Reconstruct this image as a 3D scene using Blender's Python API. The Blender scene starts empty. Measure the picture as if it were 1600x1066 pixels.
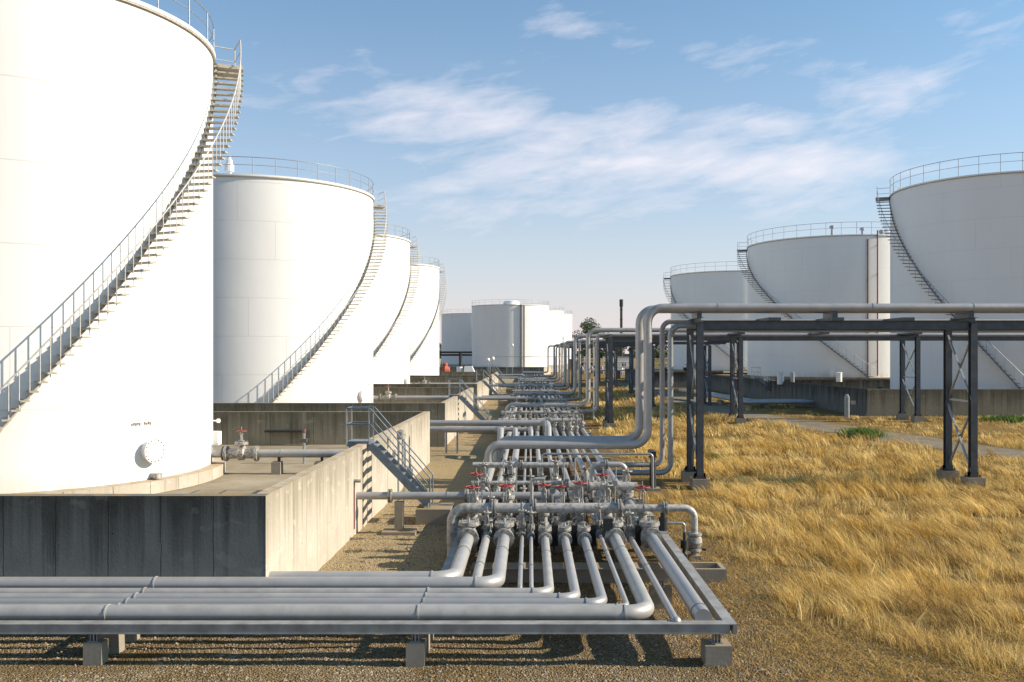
import bpy, math, random
import numpy as np
from mathutils import Vector, Matrix
random.seed(7); rng = np.random.default_rng(7)
R_ = math.radians
sc = bpy.context.scene
COL = sc.collection

# ---------------------------------------------------------------- camera
cam = bpy.data.cameras.new('camera'); co = bpy.data.objects.new('camera', cam); COL.objects.link(co)
co.location = (0, 0, 5.4); co.rotation_euler = (R_(90), 0, 0)
cam.sensor_width = 36; cam.lens = 31.5
cam.shift_x = -28/1600; cam.shift_y = 19/1600
cam.clip_start = .1; cam.clip_end = 6000
sc.camera = co
# ---------------------------------------------------------------- sun, sky
SUN_AZ, SUN_EL = -2.5, 28.5          # azimuth from +X towards +Y
sd = Vector((math.cos(R_(SUN_EL))*math.cos(R_(SUN_AZ)), math.cos(R_(SUN_EL))*math.sin(R_(SUN_AZ)), math.sin(R_(SUN_EL))))
sl = bpy.data.lights.new('sun', 'SUN'); so = bpy.data.objects.new('sun', sl); COL.objects.link(so)
sl.energy = 4.3; sl.angle = R_(.5); sl.color = (1, .87, .70)
so.rotation_euler = sd.to_track_quat('Z', 'Y').to_euler(); so.location = (40, 0, 60)
sc.view_settings.view_transform = 'Standard'; sc.view_settings.look = 'None'
sc.view_settings.exposure = .92; sc.view_settings.gamma = 1
W = bpy.data.worlds.new('World'); sc.world = W; W.use_nodes = True
nt = W.node_tree; N = nt.nodes; L = nt.links; N.clear()
def wn(t, **k):
    n = N.new(t)
    for a, b in k.items(): setattr(n, a, b)
    return n
def wm(op, a, b=None, c=None):
    n = wn('ShaderNodeMath', operation=op)
    for i, v in enumerate((a, b, c)):
        if v is None: continue
        if isinstance(v, (int, float)): n.inputs[i].default_value = v
        else: L.new(v, n.inputs[i])
    return n.outputs[0]
out = wn('ShaderNodeOutputWorld'); bg = wn('ShaderNodeBackground'); bg.inputs['Strength'].default_value = .08
L.new(bg.outputs[0], out.inputs[0])
sky = wn('ShaderNodeTexSky', sky_type='NISHITA'); sky.sun_disc = False
sky.sun_elevation = R_(SUN_EL); sky.sun_rotation = R_(90-SUN_AZ); sky.air_density = 1.0; sky.dust_density = .8; sky.ozone_density = 2.0
tc = wn('ShaderNodeTexCoord'); sp = wn('ShaderNodeSeparateXYZ'); L.new(tc.outputs['Generated'], sp.inputs[0])
X_, Y_, Z_ = sp.outputs
el = wm('ARCTAN2', Z_, wm('SQRT', wm('ADD', wm('MULTIPLY', X_, X_), wm('MULTIPLY', Y_, Y_))))
az = wm('ARCTAN2', X_, Y_)
# cirrus: warped noise streaks, gathered in a few banks
cmb = wn('ShaderNodeCombineXYZ')
L.new(wm('ADD', wm('MULTIPLY', az, 2.2), wm('MULTIPLY', el, -.8)), cmb.inputs[0]); L.new(wm('ADD', wm('MULTIPLY', el, 7.5), wm('MULTIPLY', az, -.8)), cmb.inputs[1])
n1 = wn('ShaderNodeTexNoise'); n1.inputs['Scale'].default_value = 2.6; n1.inputs['Detail'].default_value = 7; n1.inputs['Roughness'].default_value = .56; n1.inputs['Distortion'].default_value = .25
L.new(cmb.outputs[0], n1.inputs['Vector'])
n2 = wn('ShaderNodeTexNoise'); n2.inputs['Scale'].default_value = 8; n2.inputs['Detail'].default_value = 5; n2.inputs['Roughness'].default_value = .6; n2.inputs['Distortion'].default_value = .6
L.new(cmb.outputs[0], n2.inputs['Vector'])
banks = None
for (px, py, sx, sy, a, tilt) in [(1130,262,200,42,1.25,.10),(700,180,170,55,.8,.05),(1030,85,260,26,.55,.22),(740,322,140,34,.6,.05),(1400,165,95,34,.95,.1),(480,192,130,22,.5,.05),(900,240,360,95,.75,.05),(1540,95,120,26,.6,.15),(1170,200,130,14,.5,.12)]:
    u0 = math.atan((px-828)/1400); w0 = math.atan((552-py)/1400)
    da = wm('DIVIDE', wm('SUBTRACT', az, u0), sx/1400)
    de = wm('DIVIDE', wm('SUBTRACT', wm('SUBTRACT', el, w0), wm('MULTIPLY', wm('SUBTRACT', az, u0), -tilt)), sy/1400)
    g = wm('MULTIPLY', wm('EXPONENT', wm('MULTIPLY', wm('ADD', wm('MULTIPLY', da, da), wm('MULTIPLY', de, de)), -.7)), a)
    banks = g if banks is None else wm('ADD', banks, g)
nz = wm('ADD', wm('MULTIPLY', n1.outputs['Fac'], .72), wm('MULTIPLY', n2.outputs['Fac'], .28))
cl = wm('MULTIPLY', wm('SUBTRACT', nz, wm('SUBTRACT', .605, wm('MULTIPLY', banks, .185))), 2.5)
clc = wn('ShaderNodeClamp'); L.new(cl, clc.inputs[0]); clc.inputs[2].default_value = .72
mx = wn('ShaderNodeMix', data_type='RGBA'); L.new(wm('MULTIPLY', clc.outputs[0], wm('LESS_THAN', -0.01, el)), mx.inputs[0])
# pale milky air near the horizon
hz = wn('ShaderNodeMix', data_type='RGBA'); hz.inputs[7].default_value = (6.0, 4.95, 5.1, 1)
L.new(wm('MULTIPLY', wm('EXPONENT', wm('MULTIPLY', wm('ABSOLUTE', el), -5.2)), .97), hz.inputs[0])
tint = wn('ShaderNodeMix', data_type='RGBA', blend_type='MULTIPLY'); tint.inputs[0].default_value = 1; tint.inputs[7].default_value = (.56, 1.04, 1.14, 1)
L.new(sky.outputs[0], tint.inputs[6]); L.new(tint.outputs[2], hz.inputs[6])
L.new(hz.outputs[2], mx.inputs[6]); mx.inputs[7].default_value = (6.9, 6.5, 6.8, 1)
L.new(mx.outputs[2], bg.inputs['Color'])

# ---------------------------------------------------------------- materials
def mat(name, col, rough=.6, metal=0, var=.12, scale=3, bump=.0, bscale=40, col2=None, stretch=(1,1,1), spec=.5, thr=(.35,.65)):
    m = bpy.data.materials.new(name); m.use_nodes = True; t = m.node_tree; n = t.nodes; l = t.links
    b = n['Principled BSDF']; b.inputs['Roughness'].default_value = rough; b.inputs['Metallic'].default_value = metal
    b.inputs['Specular IOR Level'].default_value = spec
    tcn = n.new('ShaderNodeTexCoord'); g = n.new('ShaderNodeNewGeometry'); mp = n.new('ShaderNodeMapping'); mp.inputs['Scale'].default_value = stretch
    l.new(g.outputs['Position'], mp.inputs[0])
    no = n.new('ShaderNodeTexNoise'); no.inputs['Scale'].default_value = scale; no.inputs['Detail'].default_value = 8; no.inputs['Roughness'].default_value = .6
    l.new(mp.outputs[0], no.inputs['Vector'])
    cr = n.new('ShaderNodeValToRGB'); cr.color_ramp.elements[0].position = thr[0]; cr.color_ramp.elements[1].position = thr[1]
    c2 = col2 or tuple(c*(1-var) for c in col)
    cr.color_ramp.elements[0].color = (*c2, 1); cr.color_ramp.elements[1].color = (*col, 1)
    l.new(no.outputs['Fac'], cr.inputs[0]); l.new(cr.outputs[0], b.inputs['Base Color'])
    if bump:
        nb = n.new('ShaderNodeTexNoise'); nb.inputs['Scale'].default_value = bscale; nb.inputs['Detail'].default_value = 6
        l.new(g.outputs['Position'], nb.inputs['Vector'])
        bp = n.new('ShaderNodeBump'); bp.inputs['Strength'].default_value = bump; bp.inputs['Distance'].default_value = .02
        l.new(nb.outputs['Fac'], bp.inputs['Height']); l.new(bp.outputs[0], b.inputs['Normal'])
    m['ramp'] = cr.name
    return m
def mth(t, op, a, b=None):
    n = t.nodes.new('ShaderNodeMath'); n.operation = op
    for i, v in enumerate((a, b)):
        if v is None: continue
        if isinstance(v, (int, float)): n.inputs[i].default_value = v
        else: t.links.new(v, n.inputs[i])
    return n.outputs[0]
def mixc(t, fac, a, b, blend='MIX'):
    n = t.nodes.new('ShaderNodeMix'); n.data_type = 'RGBA'; n.blend_type = blend
    for i, v in ((0, fac), (6, a), (7, b)):
        if isinstance(v, (int, float)): n.inputs[i].default_value = v
        elif isinstance(v, tuple): n.inputs[i].default_value = (*v, 1)
        else: t.links.new(v, n.inputs[i])
    return n.outputs[2]
def noise(t, vec, scale, detail=6, rough=.6):
    n = t.nodes.new('ShaderNodeTexNoise'); n.inputs['Scale'].default_value = scale; n.inputs['Detail'].default_value = detail; n.inputs['Roughness'].default_value = rough
    if vec is not None: t.links.new(vec, n.inputs['Vector'])
    return n.outputs['Fac']
def ramp(t, fac, a, b):
    n = t.nodes.new('ShaderNodeMapRange'); t.links.new(fac, n.inputs[0]); n.inputs[1].default_value = a; n.inputs[2].default_value = b
    return n.outputs[0]
def mapping(t, vec, s):
    n = t.nodes.new('ShaderNodeMapping'); n.inputs['Scale'].default_value = s; t.links.new(vec, n.inputs[0]); return n.outputs[0]
M = {}
M['pipe'] = mat('pipe_silver_paint', (.40,.385,.37), .42, .25, scale=2.2, col2=(.31,.305,.305), thr=(.3,.7))
M['pipe_b'] = mat('pipe_silver_paint_aged', (.38,.37,.35), .48, .22, scale=3, col2=(.31,.30,.285), thr=(.34,.6))
M['pipe_c'] = mat('pipe_silver_paint_dull', (.33,.33,.33), .42, .3, scale=1.2, col2=(.29,.29,.295), thr=(.3,.7))
M['pipe_old'] = mat('pipe_weathered_paint', (.43,.41,.38), .5, .15, scale=9, col2=(.24,.22,.19), thr=(.38,.54))
M['valve'] = mat('valve_cast_paint', (.36,.345,.32), .55, .2, scale=11, col2=(.17,.155,.135), thr=(.38,.58))
M['steel'] = mat('steel_grey_paint', (.078,.090,.104), .45, .2, scale=3, col2=(.05,.058,.068))
M['frame'] = mat('frame_light_paint', (.32,.315,.305), .55, .1, scale=3, col2=(.20,.195,.185))
M['galv'] = mat('galvanised_steel', (.34,.36,.38), .45, .5, scale=12, col2=(.24,.26,.28))
M['stairgrey'] = mat('crossing_stair_paint', (.17,.21,.25), .5, .3, scale=6, col2=(.11,.14,.17))
M['dark'] = mat('dark_iron', (.03,.03,.032), .55, .2, scale=20, col2=(.015,.015,.016))
M['red'] = mat('handwheel_red_paint', (.36,.045,.03), .6, 0, scale=14, col2=(.17,.035,.025))
M['rust'] = mat('rusty_red_pipe', (.20,.07,.05), .7, 0, scale=10, col2=(.11,.04,.03))
M['white'] = mat('white_paint', (.80,.79,.77), .45, 0, scale=3, col2=(.72,.71,.68))
M['orange'] = mat('orange_paint', (.55,.10,.045), .6, 0, scale=6, col2=(.3,.07,.04))
M['yellow'] = mat('yellow_wall', (.55,.43,.12), .7, 0)
M['glass'] = mat('globe_glass', (.8,.8,.78), .2, 0)
M['bolt'] = mat('bolt_dark', (.14,.12,.10), .6, .4)
M['tread'] = mat('tread_steel', (.44,.41,.345), .7, 0, scale=8, col2=(.31,.28,.225))
M['treadgrey'] = mat('tread_grey_steel', (.20,.22,.23), .6, .2, scale=8, col2=(.13,.14,.15))
M['rail'] = mat('rail_pale_paint', (.50,.48,.46), .5, 0, scale=8, col2=(.40,.38,.36))
M['edge'] = mat('rusty_edge_steel', (.14,.095,.06), .8, 0, scale=3, col2=(.07,.05,.035))
M['bark'] = mat('bark', (.12,.09,.06), .9)
def leafmat(name, c, c2):
    m = mat(name, c, .7, 0, scale=1.3, col2=c2, thr=(.4,.6)); return m
M['leaf'] = leafmat('leaf_green', (.065,.10,.035), (.035,.06,.02))
M['weed'] = leafmat('weed_green', (.13,.19,.045), (.07,.12,.03))

def tank_paint(name, base, dirt=.25, seam=2.44, seamk=.5):
    m = bpy.data.materials.new(name); m.use_nodes = True; t = m.node_tree; l = t.links
    b = t.nodes['Principled BSDF']; b.inputs['Roughness'].default_value = .5; b.inputs['Specular IOR Level'].default_value = .3
    tcn = t.nodes.new('ShaderNodeTexCoord'); o = tcn.outputs['Object']
    s = t.nodes.new('ShaderNodeSeparateXYZ'); l.new(o, s.inputs[0])
    big = noise(t, mapping(t, o, (.35,.35,.12)), 1, 6)
    streak = noise(t, mapping(t, o, (2.2,2.2,.10)), 1, 8, .65)
    c = mixc(t, ramp(t, big, .35, .65), tuple(x*.955 for x in base), base)
    c = mixc(t, mth(t, 'MULTIPLY', ramp(t, streak, .60, .80), dirt), c, (.50,.47,.42))
    # horizontal weld seams and staggered vertical seams
    zz = mth(t, 'DIVIDE', s.outputs[2], seam)
    fr = mth(t, 'ABSOLUTE', mth(t, 'SUBTRACT', mth(t, 'FRACT', zz), .5))
    hs = mth(t, 'GREATER_THAN', fr, .4935)
    ang = mth(t, 'ARCTAN2', s.outputs[1], s.outputs[0])
    row = mth(t, 'FLOOR', zz)
    vv = mth(t, 'FRACT', mth(t, 'ADD', mth(t, 'MULTIPLY', ang, 8/(2*math.pi)), mth(t, 'MULTIPLY', row, .37)))
    vs = mth(t, 'GREATER_THAN', mth(t, 'ABSOLUTE', mth(t, 'SUBTRACT', vv, .5)), .4972)
    sm = mth(t, 'MAXIMUM', hs, vs)
    c = mixc(t, mth(t, 'MULTIPLY', sm, seamk), c, tuple(x*.55 for x in base))
    low = ramp(t, s.outputs[2], .7, 0.0)
    c = mixc(t, mth(t, 'MULTIPLY', mth(t, 'MULTIPLY', low, ramp(t, streak, .4, .7)), .6), c, (.48,.36,.22))
    l.new(c, b.inputs['Base Color'])
    bp = t.nodes.new('ShaderNodeBump'); bp.inputs['Strength'].default_value = .5; bp.inputs['Distance'].default_value = .02
    l.new(mth(t, 'ADD', sm, mth(t, 'MULTIPLY', noise(t, mapping(t, o, (.5,.5,.5)), 1, 2), 1.2)), bp.inputs['Height']); l.new(bp.outputs[0], b.inputs['Normal'])
    return m
M['tank'] = tank_paint('tank_white_paint', (.735,.725,.71), .3, 2.44, .4)
M['tank_grey'] = tank_paint('tank_offwhite_paint', (.80,.785,.755), .3, 2.44, .22)

def concrete(name, base, dark, stain=1.0, joints=True):
    m = bpy.data.materials.new(name); m.use_nodes = True; t = m.node_tree; l = t.links
    b = t.nodes['Principled BSDF']; b.inputs['Roughness'].default_value = .9; b.inputs['Specular IOR Level'].default_value = .2
    g = t.nodes.new('ShaderNodeNewGeometry'); P = g.outputs['Position']
    s = t.nodes.new('ShaderNodeSeparateXYZ'); l.new(P, s.inputs[0])
    nzn = t.nodes.new('ShaderNodeSeparateXYZ'); l.new(g.outputs['Normal'], nzn.inputs[0])
    side = mth(t, 'LESS_THAN', mth(t, 'ABSOLUTE', nzn.outputs[2]), .5)
    blot = noise(t, P, 1.1, 9, .65); fine = noise(t, P, 14, 6, .7)
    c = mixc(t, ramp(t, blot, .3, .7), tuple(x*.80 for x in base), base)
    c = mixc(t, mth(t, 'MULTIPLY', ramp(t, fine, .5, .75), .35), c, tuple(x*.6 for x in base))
    ln = noise(t, mapping(t, P, (1.5,1.5,.02)), 1, 9, .75)            # length of the drip at each place along the wall
    dtop = mth(t, 'SUBTRACT', 2.52, s.outputs[2])
    k = mth(t, 'MULTIPLY', ramp(t, mth(t, 'SUBTRACT', mth(t, 'MULTIPLY', ramp(t, ln, .34, .72), 2.3), dtop), -.25, .95), side)
    k = mth(t, 'MULTIPLY', k, mth(t, 'ADD', mth(t, 'MULTIPLY', ramp(t, blot, .3, .7), .5), .5))
    c = mixc(t, mth(t, 'MULTIPLY', k, .9*stain), c, dark)
    st2 = noise(t, mapping(t, P, (6,6,.22)), 1, 7, .72)
    c = mixc(t, mth(t, 'MULTIPLY', mth(t, 'MULTIPLY', ramp(t, st2, .56, .74), side), .5*stain), c, dark)
    pit = t.nodes.new('ShaderNodeTexVoronoi'); pit.inputs['Scale'].default_value = 1.9; l.new(P, pit.inputs['Vector'])
    c = mixc(t, mth(t, 'MULTIPLY', mth(t, 'MULTIPLY', mth(t, 'LESS_THAN', pit.outputs['Distance'], .055), side), .6), c, dark)
    patch = noise(t, mapping(t, P, (1,1,1.6)), 2.3, 3, .5)
    c = mixc(t, mth(t, 'MULTIPLY', ramp(t, patch, .62, .68), .22), c, tuple(min(1,x*1.5) for x in base))
    # form joints every 1.9 m along the wall
    run = mth(t, 'ADD', mth(t, 'MULTIPLY', s.outputs[0], mth(t, 'GREATER_THAN', mth(t, 'ABSOLUTE', nzn.outputs[1]), .7)), mth(t, 'MULTIPLY', s.outputs[1], mth(t, 'GREATER_THAN', mth(t, 'ABSOLUTE', nzn.outputs[0]), .7)))
    jf = mth(t, 'FRACT', mth(t, 'DIVIDE', mth(t, 'ADD', run, mth(t, 'MULTIPLY', noise(t, mapping(t, P, (.5,.5,3)), 1, 3), .06)), 1.06))
    j = mth(t, 'MULTIPLY', mth(t, 'GREATER_THAN', mth(t, 'ABSOLUTE', mth(t, 'SUBTRACT', jf, .5)), .489), mth(t, 'MULTIPLY', side, 1.0 if joints else 0.0))
    c = mixc(t, mth(t, 'MULTIPLY', j, .6), c, tuple(x*.3 for x in dark))
    # lichen-brown tops
    top = mth(t, 'MULTIPLY', mth(t, 'GREATER_THAN', nzn.outputs[2], .7), ramp(t, noise(t, P, 2.2, 6), .38, .62))
    c = mixc(t, mth(t, 'MULTIPLY', top, .75), c, (.33,.21,.07))
    l.new(c, b.inputs['Base Color'])
    bp = t.nodes.new('ShaderNodeBump'); bp.inputs['Strength'].default_value = .6; bp.inputs['Distance'].default_value = .012
    l.new(mth(t, 'SUBTRACT', mth(t, 'ADD', fine, blot), j), bp.inputs['Height']); l.new(bp.outputs[0], b.inputs['Normal'])
    return m
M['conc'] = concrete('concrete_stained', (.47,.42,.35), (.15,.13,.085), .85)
M['conc_dark'] = concrete('concrete_heavily_stained_shaded', (.16,.165,.155), (.018,.017,.012), 1.0)  # stained, with base darkened as painted shade for faces turned from the sun
M['conc_mid'] = concrete('concrete_brown_stained_shaded', (.27,.245,.185), (.05,.043,.025), .9)  # brown stain plus a milder painted shade for sunless faces
M['conc_post'] = concrete('concrete_plain', (.30,.265,.215), (.13,.11,.08), .5, False)
M['floor'] = mat('dike_floor_concrete', (.31,.27,.20), .92, 0, scale=.5, col2=(.21,.17,.11), bump=.6, bscale=10, spec=.2)

def ground_mat():
    m = bpy.data.materials.new('gravel_and_dry_soil'); m.use_nodes = True; t = m.node_tree; l = t.links
    b = t.nodes['Principled BSDF']; b.inputs['Roughness'].default_value = .95; b.inputs['Specular IOR Level'].default_value = .15
    g = t.nodes.new('ShaderNodeNewGeometry'); P = g.outputs['Position']
    s = t.nodes.new('ShaderNodeSeparateXYZ'); l.new(P, s.inputs[0])
    v = t.nodes.new('ShaderNodeTexVoronoi'); v.inputs['Scale'].default_value = 26; l.new(P, v.inputs['Vector'])
    sepc = t.nodes.new('ShaderNodeSeparateColor'); l.new(v.outputs['Color'], sepc.inputs[0])
    peb = mixc(t, sepc.outputs[0], (.10,.07,.035), (.35,.26,.145))
    peb = mixc(t, mth(t, 'GREATER_THAN', sepc.outputs[1], .93), peb, (.50,.46,.40))
    big = noise(t, P, .45, 8, .65)
    soil = mixc(t, noise(t, P, 5, 8, .7), (.11,.07,.03), (.32,.215,.09))
    thatch = mixc(t, ramp(t, noise(t, mapping(t, P, (3,14,3)), 2.2, 8, .7), .35, .7), (.10,.058,.018), (.42,.27,.085))
    soil = mixc(t, ramp(t, noise(t, P, .8, 5), .35, .65), soil, mixc(t, .55, soil, (.07,.045,.02)))
    gm = mixc(t, ramp(t, big, .42, .60), peb, soil)
    # the strip beside the dike wall is paler crushed rock
    strip = mth(t, 'MULTIPLY', ramp(t, mth(t, 'ADD', s.outputs[0], mth(t, 'MULTIPLY', mth(t, 'SUBTRACT', big, .5), 2.5)), -1.2, -2.4), ramp(t, s.outputs[1], 17.0, 19.0))
    gm = mixc(t, mth(t, 'MULTIPLY', strip, .8), gm, mixc(t, sepc.outputs[2], (.30,.22,.115), (.56,.44,.26)))
    # dry grass litter to the right of the rack
    edge = mth(t, 'ADD', s.outputs[0], mth(t, 'MULTIPLY', mth(t, 'SUBTRACT', noise(t, P, .5, 4), .5), 4))
    earth_shade = mixc(t, noise(t, P, 7, 8, .75), (.055,.035,.016), (.27,.175,.075))
    earth_shade = mixc(t, mth(t, 'MULTIPLY', ramp(t, noise(t, P, 1.6, 6), .5, .62), .7), earth_shade, peb)
    gm = mixc(t, ramp(t, mth(t, 'ADD', s.outputs[0], mth(t, 'MULTIPLY', mth(t, 'SUBTRACT', noise(t, P, .8, 5), .5), 3)), -2.2, -.6), gm, mixc(t, ramp(t, s.outputs[1], 18.2, 20.5), mixc(t, ramp(t, s.outputs[0], 1.5, 3.5), gm, earth_shade), earth_shade))  # bare earth at right; under the rack its dark tone paints shade
    c = mixc(t, ramp(t, edge, 3.6, 5.6), gm, thatch)
    l.new(c, b.inputs['Base Color'])
    bp = t.nodes.new('ShaderNodeBump'); bp.inputs['Strength'].default_value = 1; bp.inputs['Distance'].default_value = .035
    l.new(mth(t, 'ADD', mth(t, 'MULTIPLY', v.outputs['Distance'], -1.4), mth(t, 'MULTIPLY', noise(t, P, 3, 8, .7), 1.6)), bp.inputs['Height']); l.new(bp.outputs[0], b.inputs['Normal'])
    return m
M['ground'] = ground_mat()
M['road'] = mat('gravel_road', (.23,.19,.135), .95, 0, scale=1.2, col2=(.155,.125,.085), bump=1, bscale=22, spec=.15)
M['stone'] = mat('gravel_stone', (.46,.38,.27), .9, 0, scale=30, col2=(.11,.08,.045), thr=(.35,.75), spec=.2)
def attr_mat(name, trans=0):
    m = bpy.data.materials.new(name); m.use_nodes = True; t = m.node_tree; b = t.nodes['Principled BSDF']
    a = t.nodes.new('ShaderNodeAttribute'); a.attribute_name = 'tint'; t.links.new(a.outputs['Color'], b.inputs['Base Color'])
    b.inputs['Roughness'].default_value = .75; b.inputs['Specular IOR Level'].default_value = .2
    if trans:
        tr = t.nodes.new('ShaderNodeBsdfTranslucent'); t.links.new(a.outputs['Color'], tr.inputs[0])
        ms = t.nodes.new('ShaderNodeMixShader'); ms.inputs[0].default_value = trans
        t.links.new(b.outputs[0], ms.inputs[1]); t.links.new(tr.outputs[0], ms.inputs[2])
        t.links.new(ms.outputs[0], t.nodes['Material Output'].inputs[0])
    return m
M['grass'] = attr_mat('dry_grass_blades', .25)
def stripe_mat():
    m = bpy.data.materials.new('hazard_stripes'); m.use_nodes = True; t = m.node_tree; b = t.nodes['Principled BSDF']
    g = t.nodes.new('ShaderNodeNewGeometry'); s = t.nodes.new('ShaderNodeSeparateXYZ'); t.links.new(g.outputs['Position'], s.inputs[0])
    f = mth(t, 'FRACT', mth(t, 'DIVIDE', mth(t, 'SUBTRACT', s.outputs[2], mth(t, 'MULTIPLY', s.outputs[1], .12)), .36))
    c = mixc(t, mth(t, 'GREATER_THAN', f, .5), (.03,.03,.03), (.42,.38,.29))
    t.links.new(c, b.inputs['Base Color']); b.inputs['Roughness'].default_value = .7
    return m
M['stripe'] = stripe_mat()

# ---------------------------------------------------------------- helpers
def frame_of(d):
    d = d.normalized(); a = Vector((0,0,1)) if abs(d.z) < .9 else Vector((1,0,0))
    x = d.cross(a).normalized(); return x, x.cross(d).normalized()
class MB:
    def __init__(s): s.v = []; s.f = []; s.s = []
    def box(s, lo, hi, rz=0, piv=None):
        i = len(s.v); x0,y0,z0 = lo; x1,y1,z1 = hi
        P = [(x0,y0,z0),(x1,y0,z0),(x1,y1,z0),(x0,y1,z0),(x0,y0,z1),(x1,y0,z1),(x1,y1,z1),(x0,y1,z1)]
        s.v += [Vector(p) for p in P]
        for q in ((0,3,2,1),(4,5,6,7),(0,1,5,4),(1,2,6,5),(2,3,7,6),(3,0,4,7)): s.f.append([i+k for k in q]); s.s.append(False)
        return s
    def beam(s, a, b, w, h, up=(0,0,1)):
        a = Vector(a); b = Vector(b); d = (b-a).normalized(); up = Vector(up)
        x = d.cross(up).normalized(); y = x.cross(d).normalized(); i = len(s.v)
        for p in (a, b):
            for sx, sy in ((-1,-1),(1,-1),(1,1),(-1,1)): s.v.append(p + x*(sx*w/2) + y*(sy*h/2))
        for q in ((0,1,2,3),(7,6,5,4),(0,4,5,1),(1,5,6,2),(2,6,7,3),(3,7,4,0)): s.f.append([i+k for k in q]); s.s.append(False)
        return s
    def ibeam(s, a, b, w, h, t=.02, up=(0,0,1)):
        a = Vector(a); b = Vector(b); d = (b-a).normalized(); up = Vector(up)
        x = d.cross(up).normalized(); y = x.cross(d).normalized()
        s.beam(a+y*(h/2-t/2), b+y*(h/2-t/2), w, t, up); s.beam(a-y*(h/2-t/2), b-y*(h/2-t/2), w, t, up)
        s.beam(a, b, t*.8, h-2*t, up); return s
    def tube(s, path, r, n=12, caps=True):
        path = [Vector(p) for p in path]; rs = r if isinstance(r, (list, tuple)) else [r]*len(path)
        i = len(s.v); d0 = (path[1]-path[0]).normalized(); x, y = frame_of(d0); m = len(path)
        for k, p in enumerate(path):
            if k == 0: d = d0
            elif k == m-1: d = (path[k]-path[k-1]).normalized()
            else: d = ((path[k+1]-path[k]).normalized()+(path[k]-path[k-1]).normalized()).normalized()
            x = (x - d*x.dot(d)).normalized(); y = d.cross(x)
            for j in range(n):
                a = 2*math.pi*j/n; s.v.append(p + x*(math.cos(a)*rs[k]) + y*(math.sin(a)*rs[k]))
        for k in range(m-1):
            for j in range(n):
                a = i+k*n+j; b = i+k*n+(j+1)%n
                s.f.append([a, b, b+n, a+n]); s.s.append(True)
        if caps:
            for k in (0, m-1):
                q = len(s.v); s.v += [s.v[i+k*n+j].copy() for j in range(n)]
                s.f.append([q+j for j in (range(n-1,-1,-1) if k == 0 else range(n))]); s.s.append(False)
        return s
    def cyl(s, a, b, r, n=12): return s.tube([a, b], r, n)
    def torus(s, c, ax, R, r, n=18, m=6):
        ax = Vector(ax); x, y = frame_of(ax); i = len(s.v); c = Vector(c); ax = ax.normalized()
        for k in range(n):
            a = 2*math.pi*k/n; d = x*math.cos(a)+y*math.sin(a)
            for j in range(m):
                b = 2*math.pi*j/m; s.v.append(c + d*(R+r*math.cos(b)) + ax*(r*math.sin(b)))
        for k in range(n):
            for j in range(m):
                s.f.append([i+k*m+j, i+((k+1)%n)*m+j, i+((k+1)%n)*m+(j+1)%m, i+k*m+(j+1)%m]); s.s.append(True)
        return s
    def lathe(s, c, ax, prof, n=16):   # prof: (dist along ax, radius), each segment with own verts for crisp edges
        ax = Vector(ax).normalized(); c = Vector(c)
        for (h0, r0), (h1, r1) in zip(prof[:-1], prof[1:]):
            i = len(s.v); x, y = frame_of(ax)
            for h, r in ((h0, r0), (h1, r1)):
                for j in range(n):
                    a = 2*math.pi*j/n; s.v.append(c + ax*h + x*(math.cos(a)*r) + y*(math.sin(a)*r))
            for j in range(n):
                s.f.append([i+(j+1)%n, i+j, i+n+j, i+n+(j+1)%n]); s.s.append(True)
        return s
    def prism(s, pts, z0, z1):
        i = len(s.v); n = len(pts)
        s.v += [Vector((p[0], p[1], z0)) for p in pts] + [Vector((p[0], p[1], z1)) for p in pts]
        s.f.append([i+k for k in range(n-1,-1,-1)]); s.s.append(False)
        s.f.append([i+n+k for k in range(n)]); s.s.append(False)
        for k in range(n): s.f.append([i+k, i+(k+1)%n, i+n+(k+1)%n, i+n+k]); s.s.append(False)
        return s
    def build(s, name, m, parent=None, loc=None):
        o0 = parent_origin(parent) if parent else Vector(loc or (0,0,0))
        me = bpy.data.meshes.new(name)
        me.from_pydata([tuple(v-o0) for v in s.v], [], s.f); me.validate()
        if len(me.polygons) == len(s.s): me.polygons.foreach_set('use_smooth', s.s)
        me.materials.append(m); me.update()
        o = bpy.data.objects.new(name, me); COL.objects.link(o)
        if parent: o.parent = parent
        else: o.location = o0
        return o
def parent_origin(o):
    v = Vector((0,0,0))
    while o: v = v + Vector(o.location); o = o.parent
    return v
def tag(o, label=None, cat=None, group=None, kind=None):
    if label: o['label'] = label
    if cat: o['category'] = cat
    if group: o['group'] = group
    if kind: o['kind'] = kind
    return o
def thing(name, label, cat, loc=(0,0,0), group=None):
    o = bpy.data.objects.new(name, None); COL.objects.link(o); o.location = loc; o.empty_display_size = .3
    return tag(o, label, cat, group)
KIDS = {}
def copy_tree(o, parent=None):
    c = o.copy(); COL.objects.link(c)
    if parent: c.parent = parent
    for ch in [k for k in KIDS.get(o.name, [])]: copy_tree(ch, c)
    return c
def index_tree(o):
    KIDS[o.name] = [c for c in bpy.data.objects if c.parent == o]
    for c in KIDS[o.name]: index_tree(c)
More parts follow.
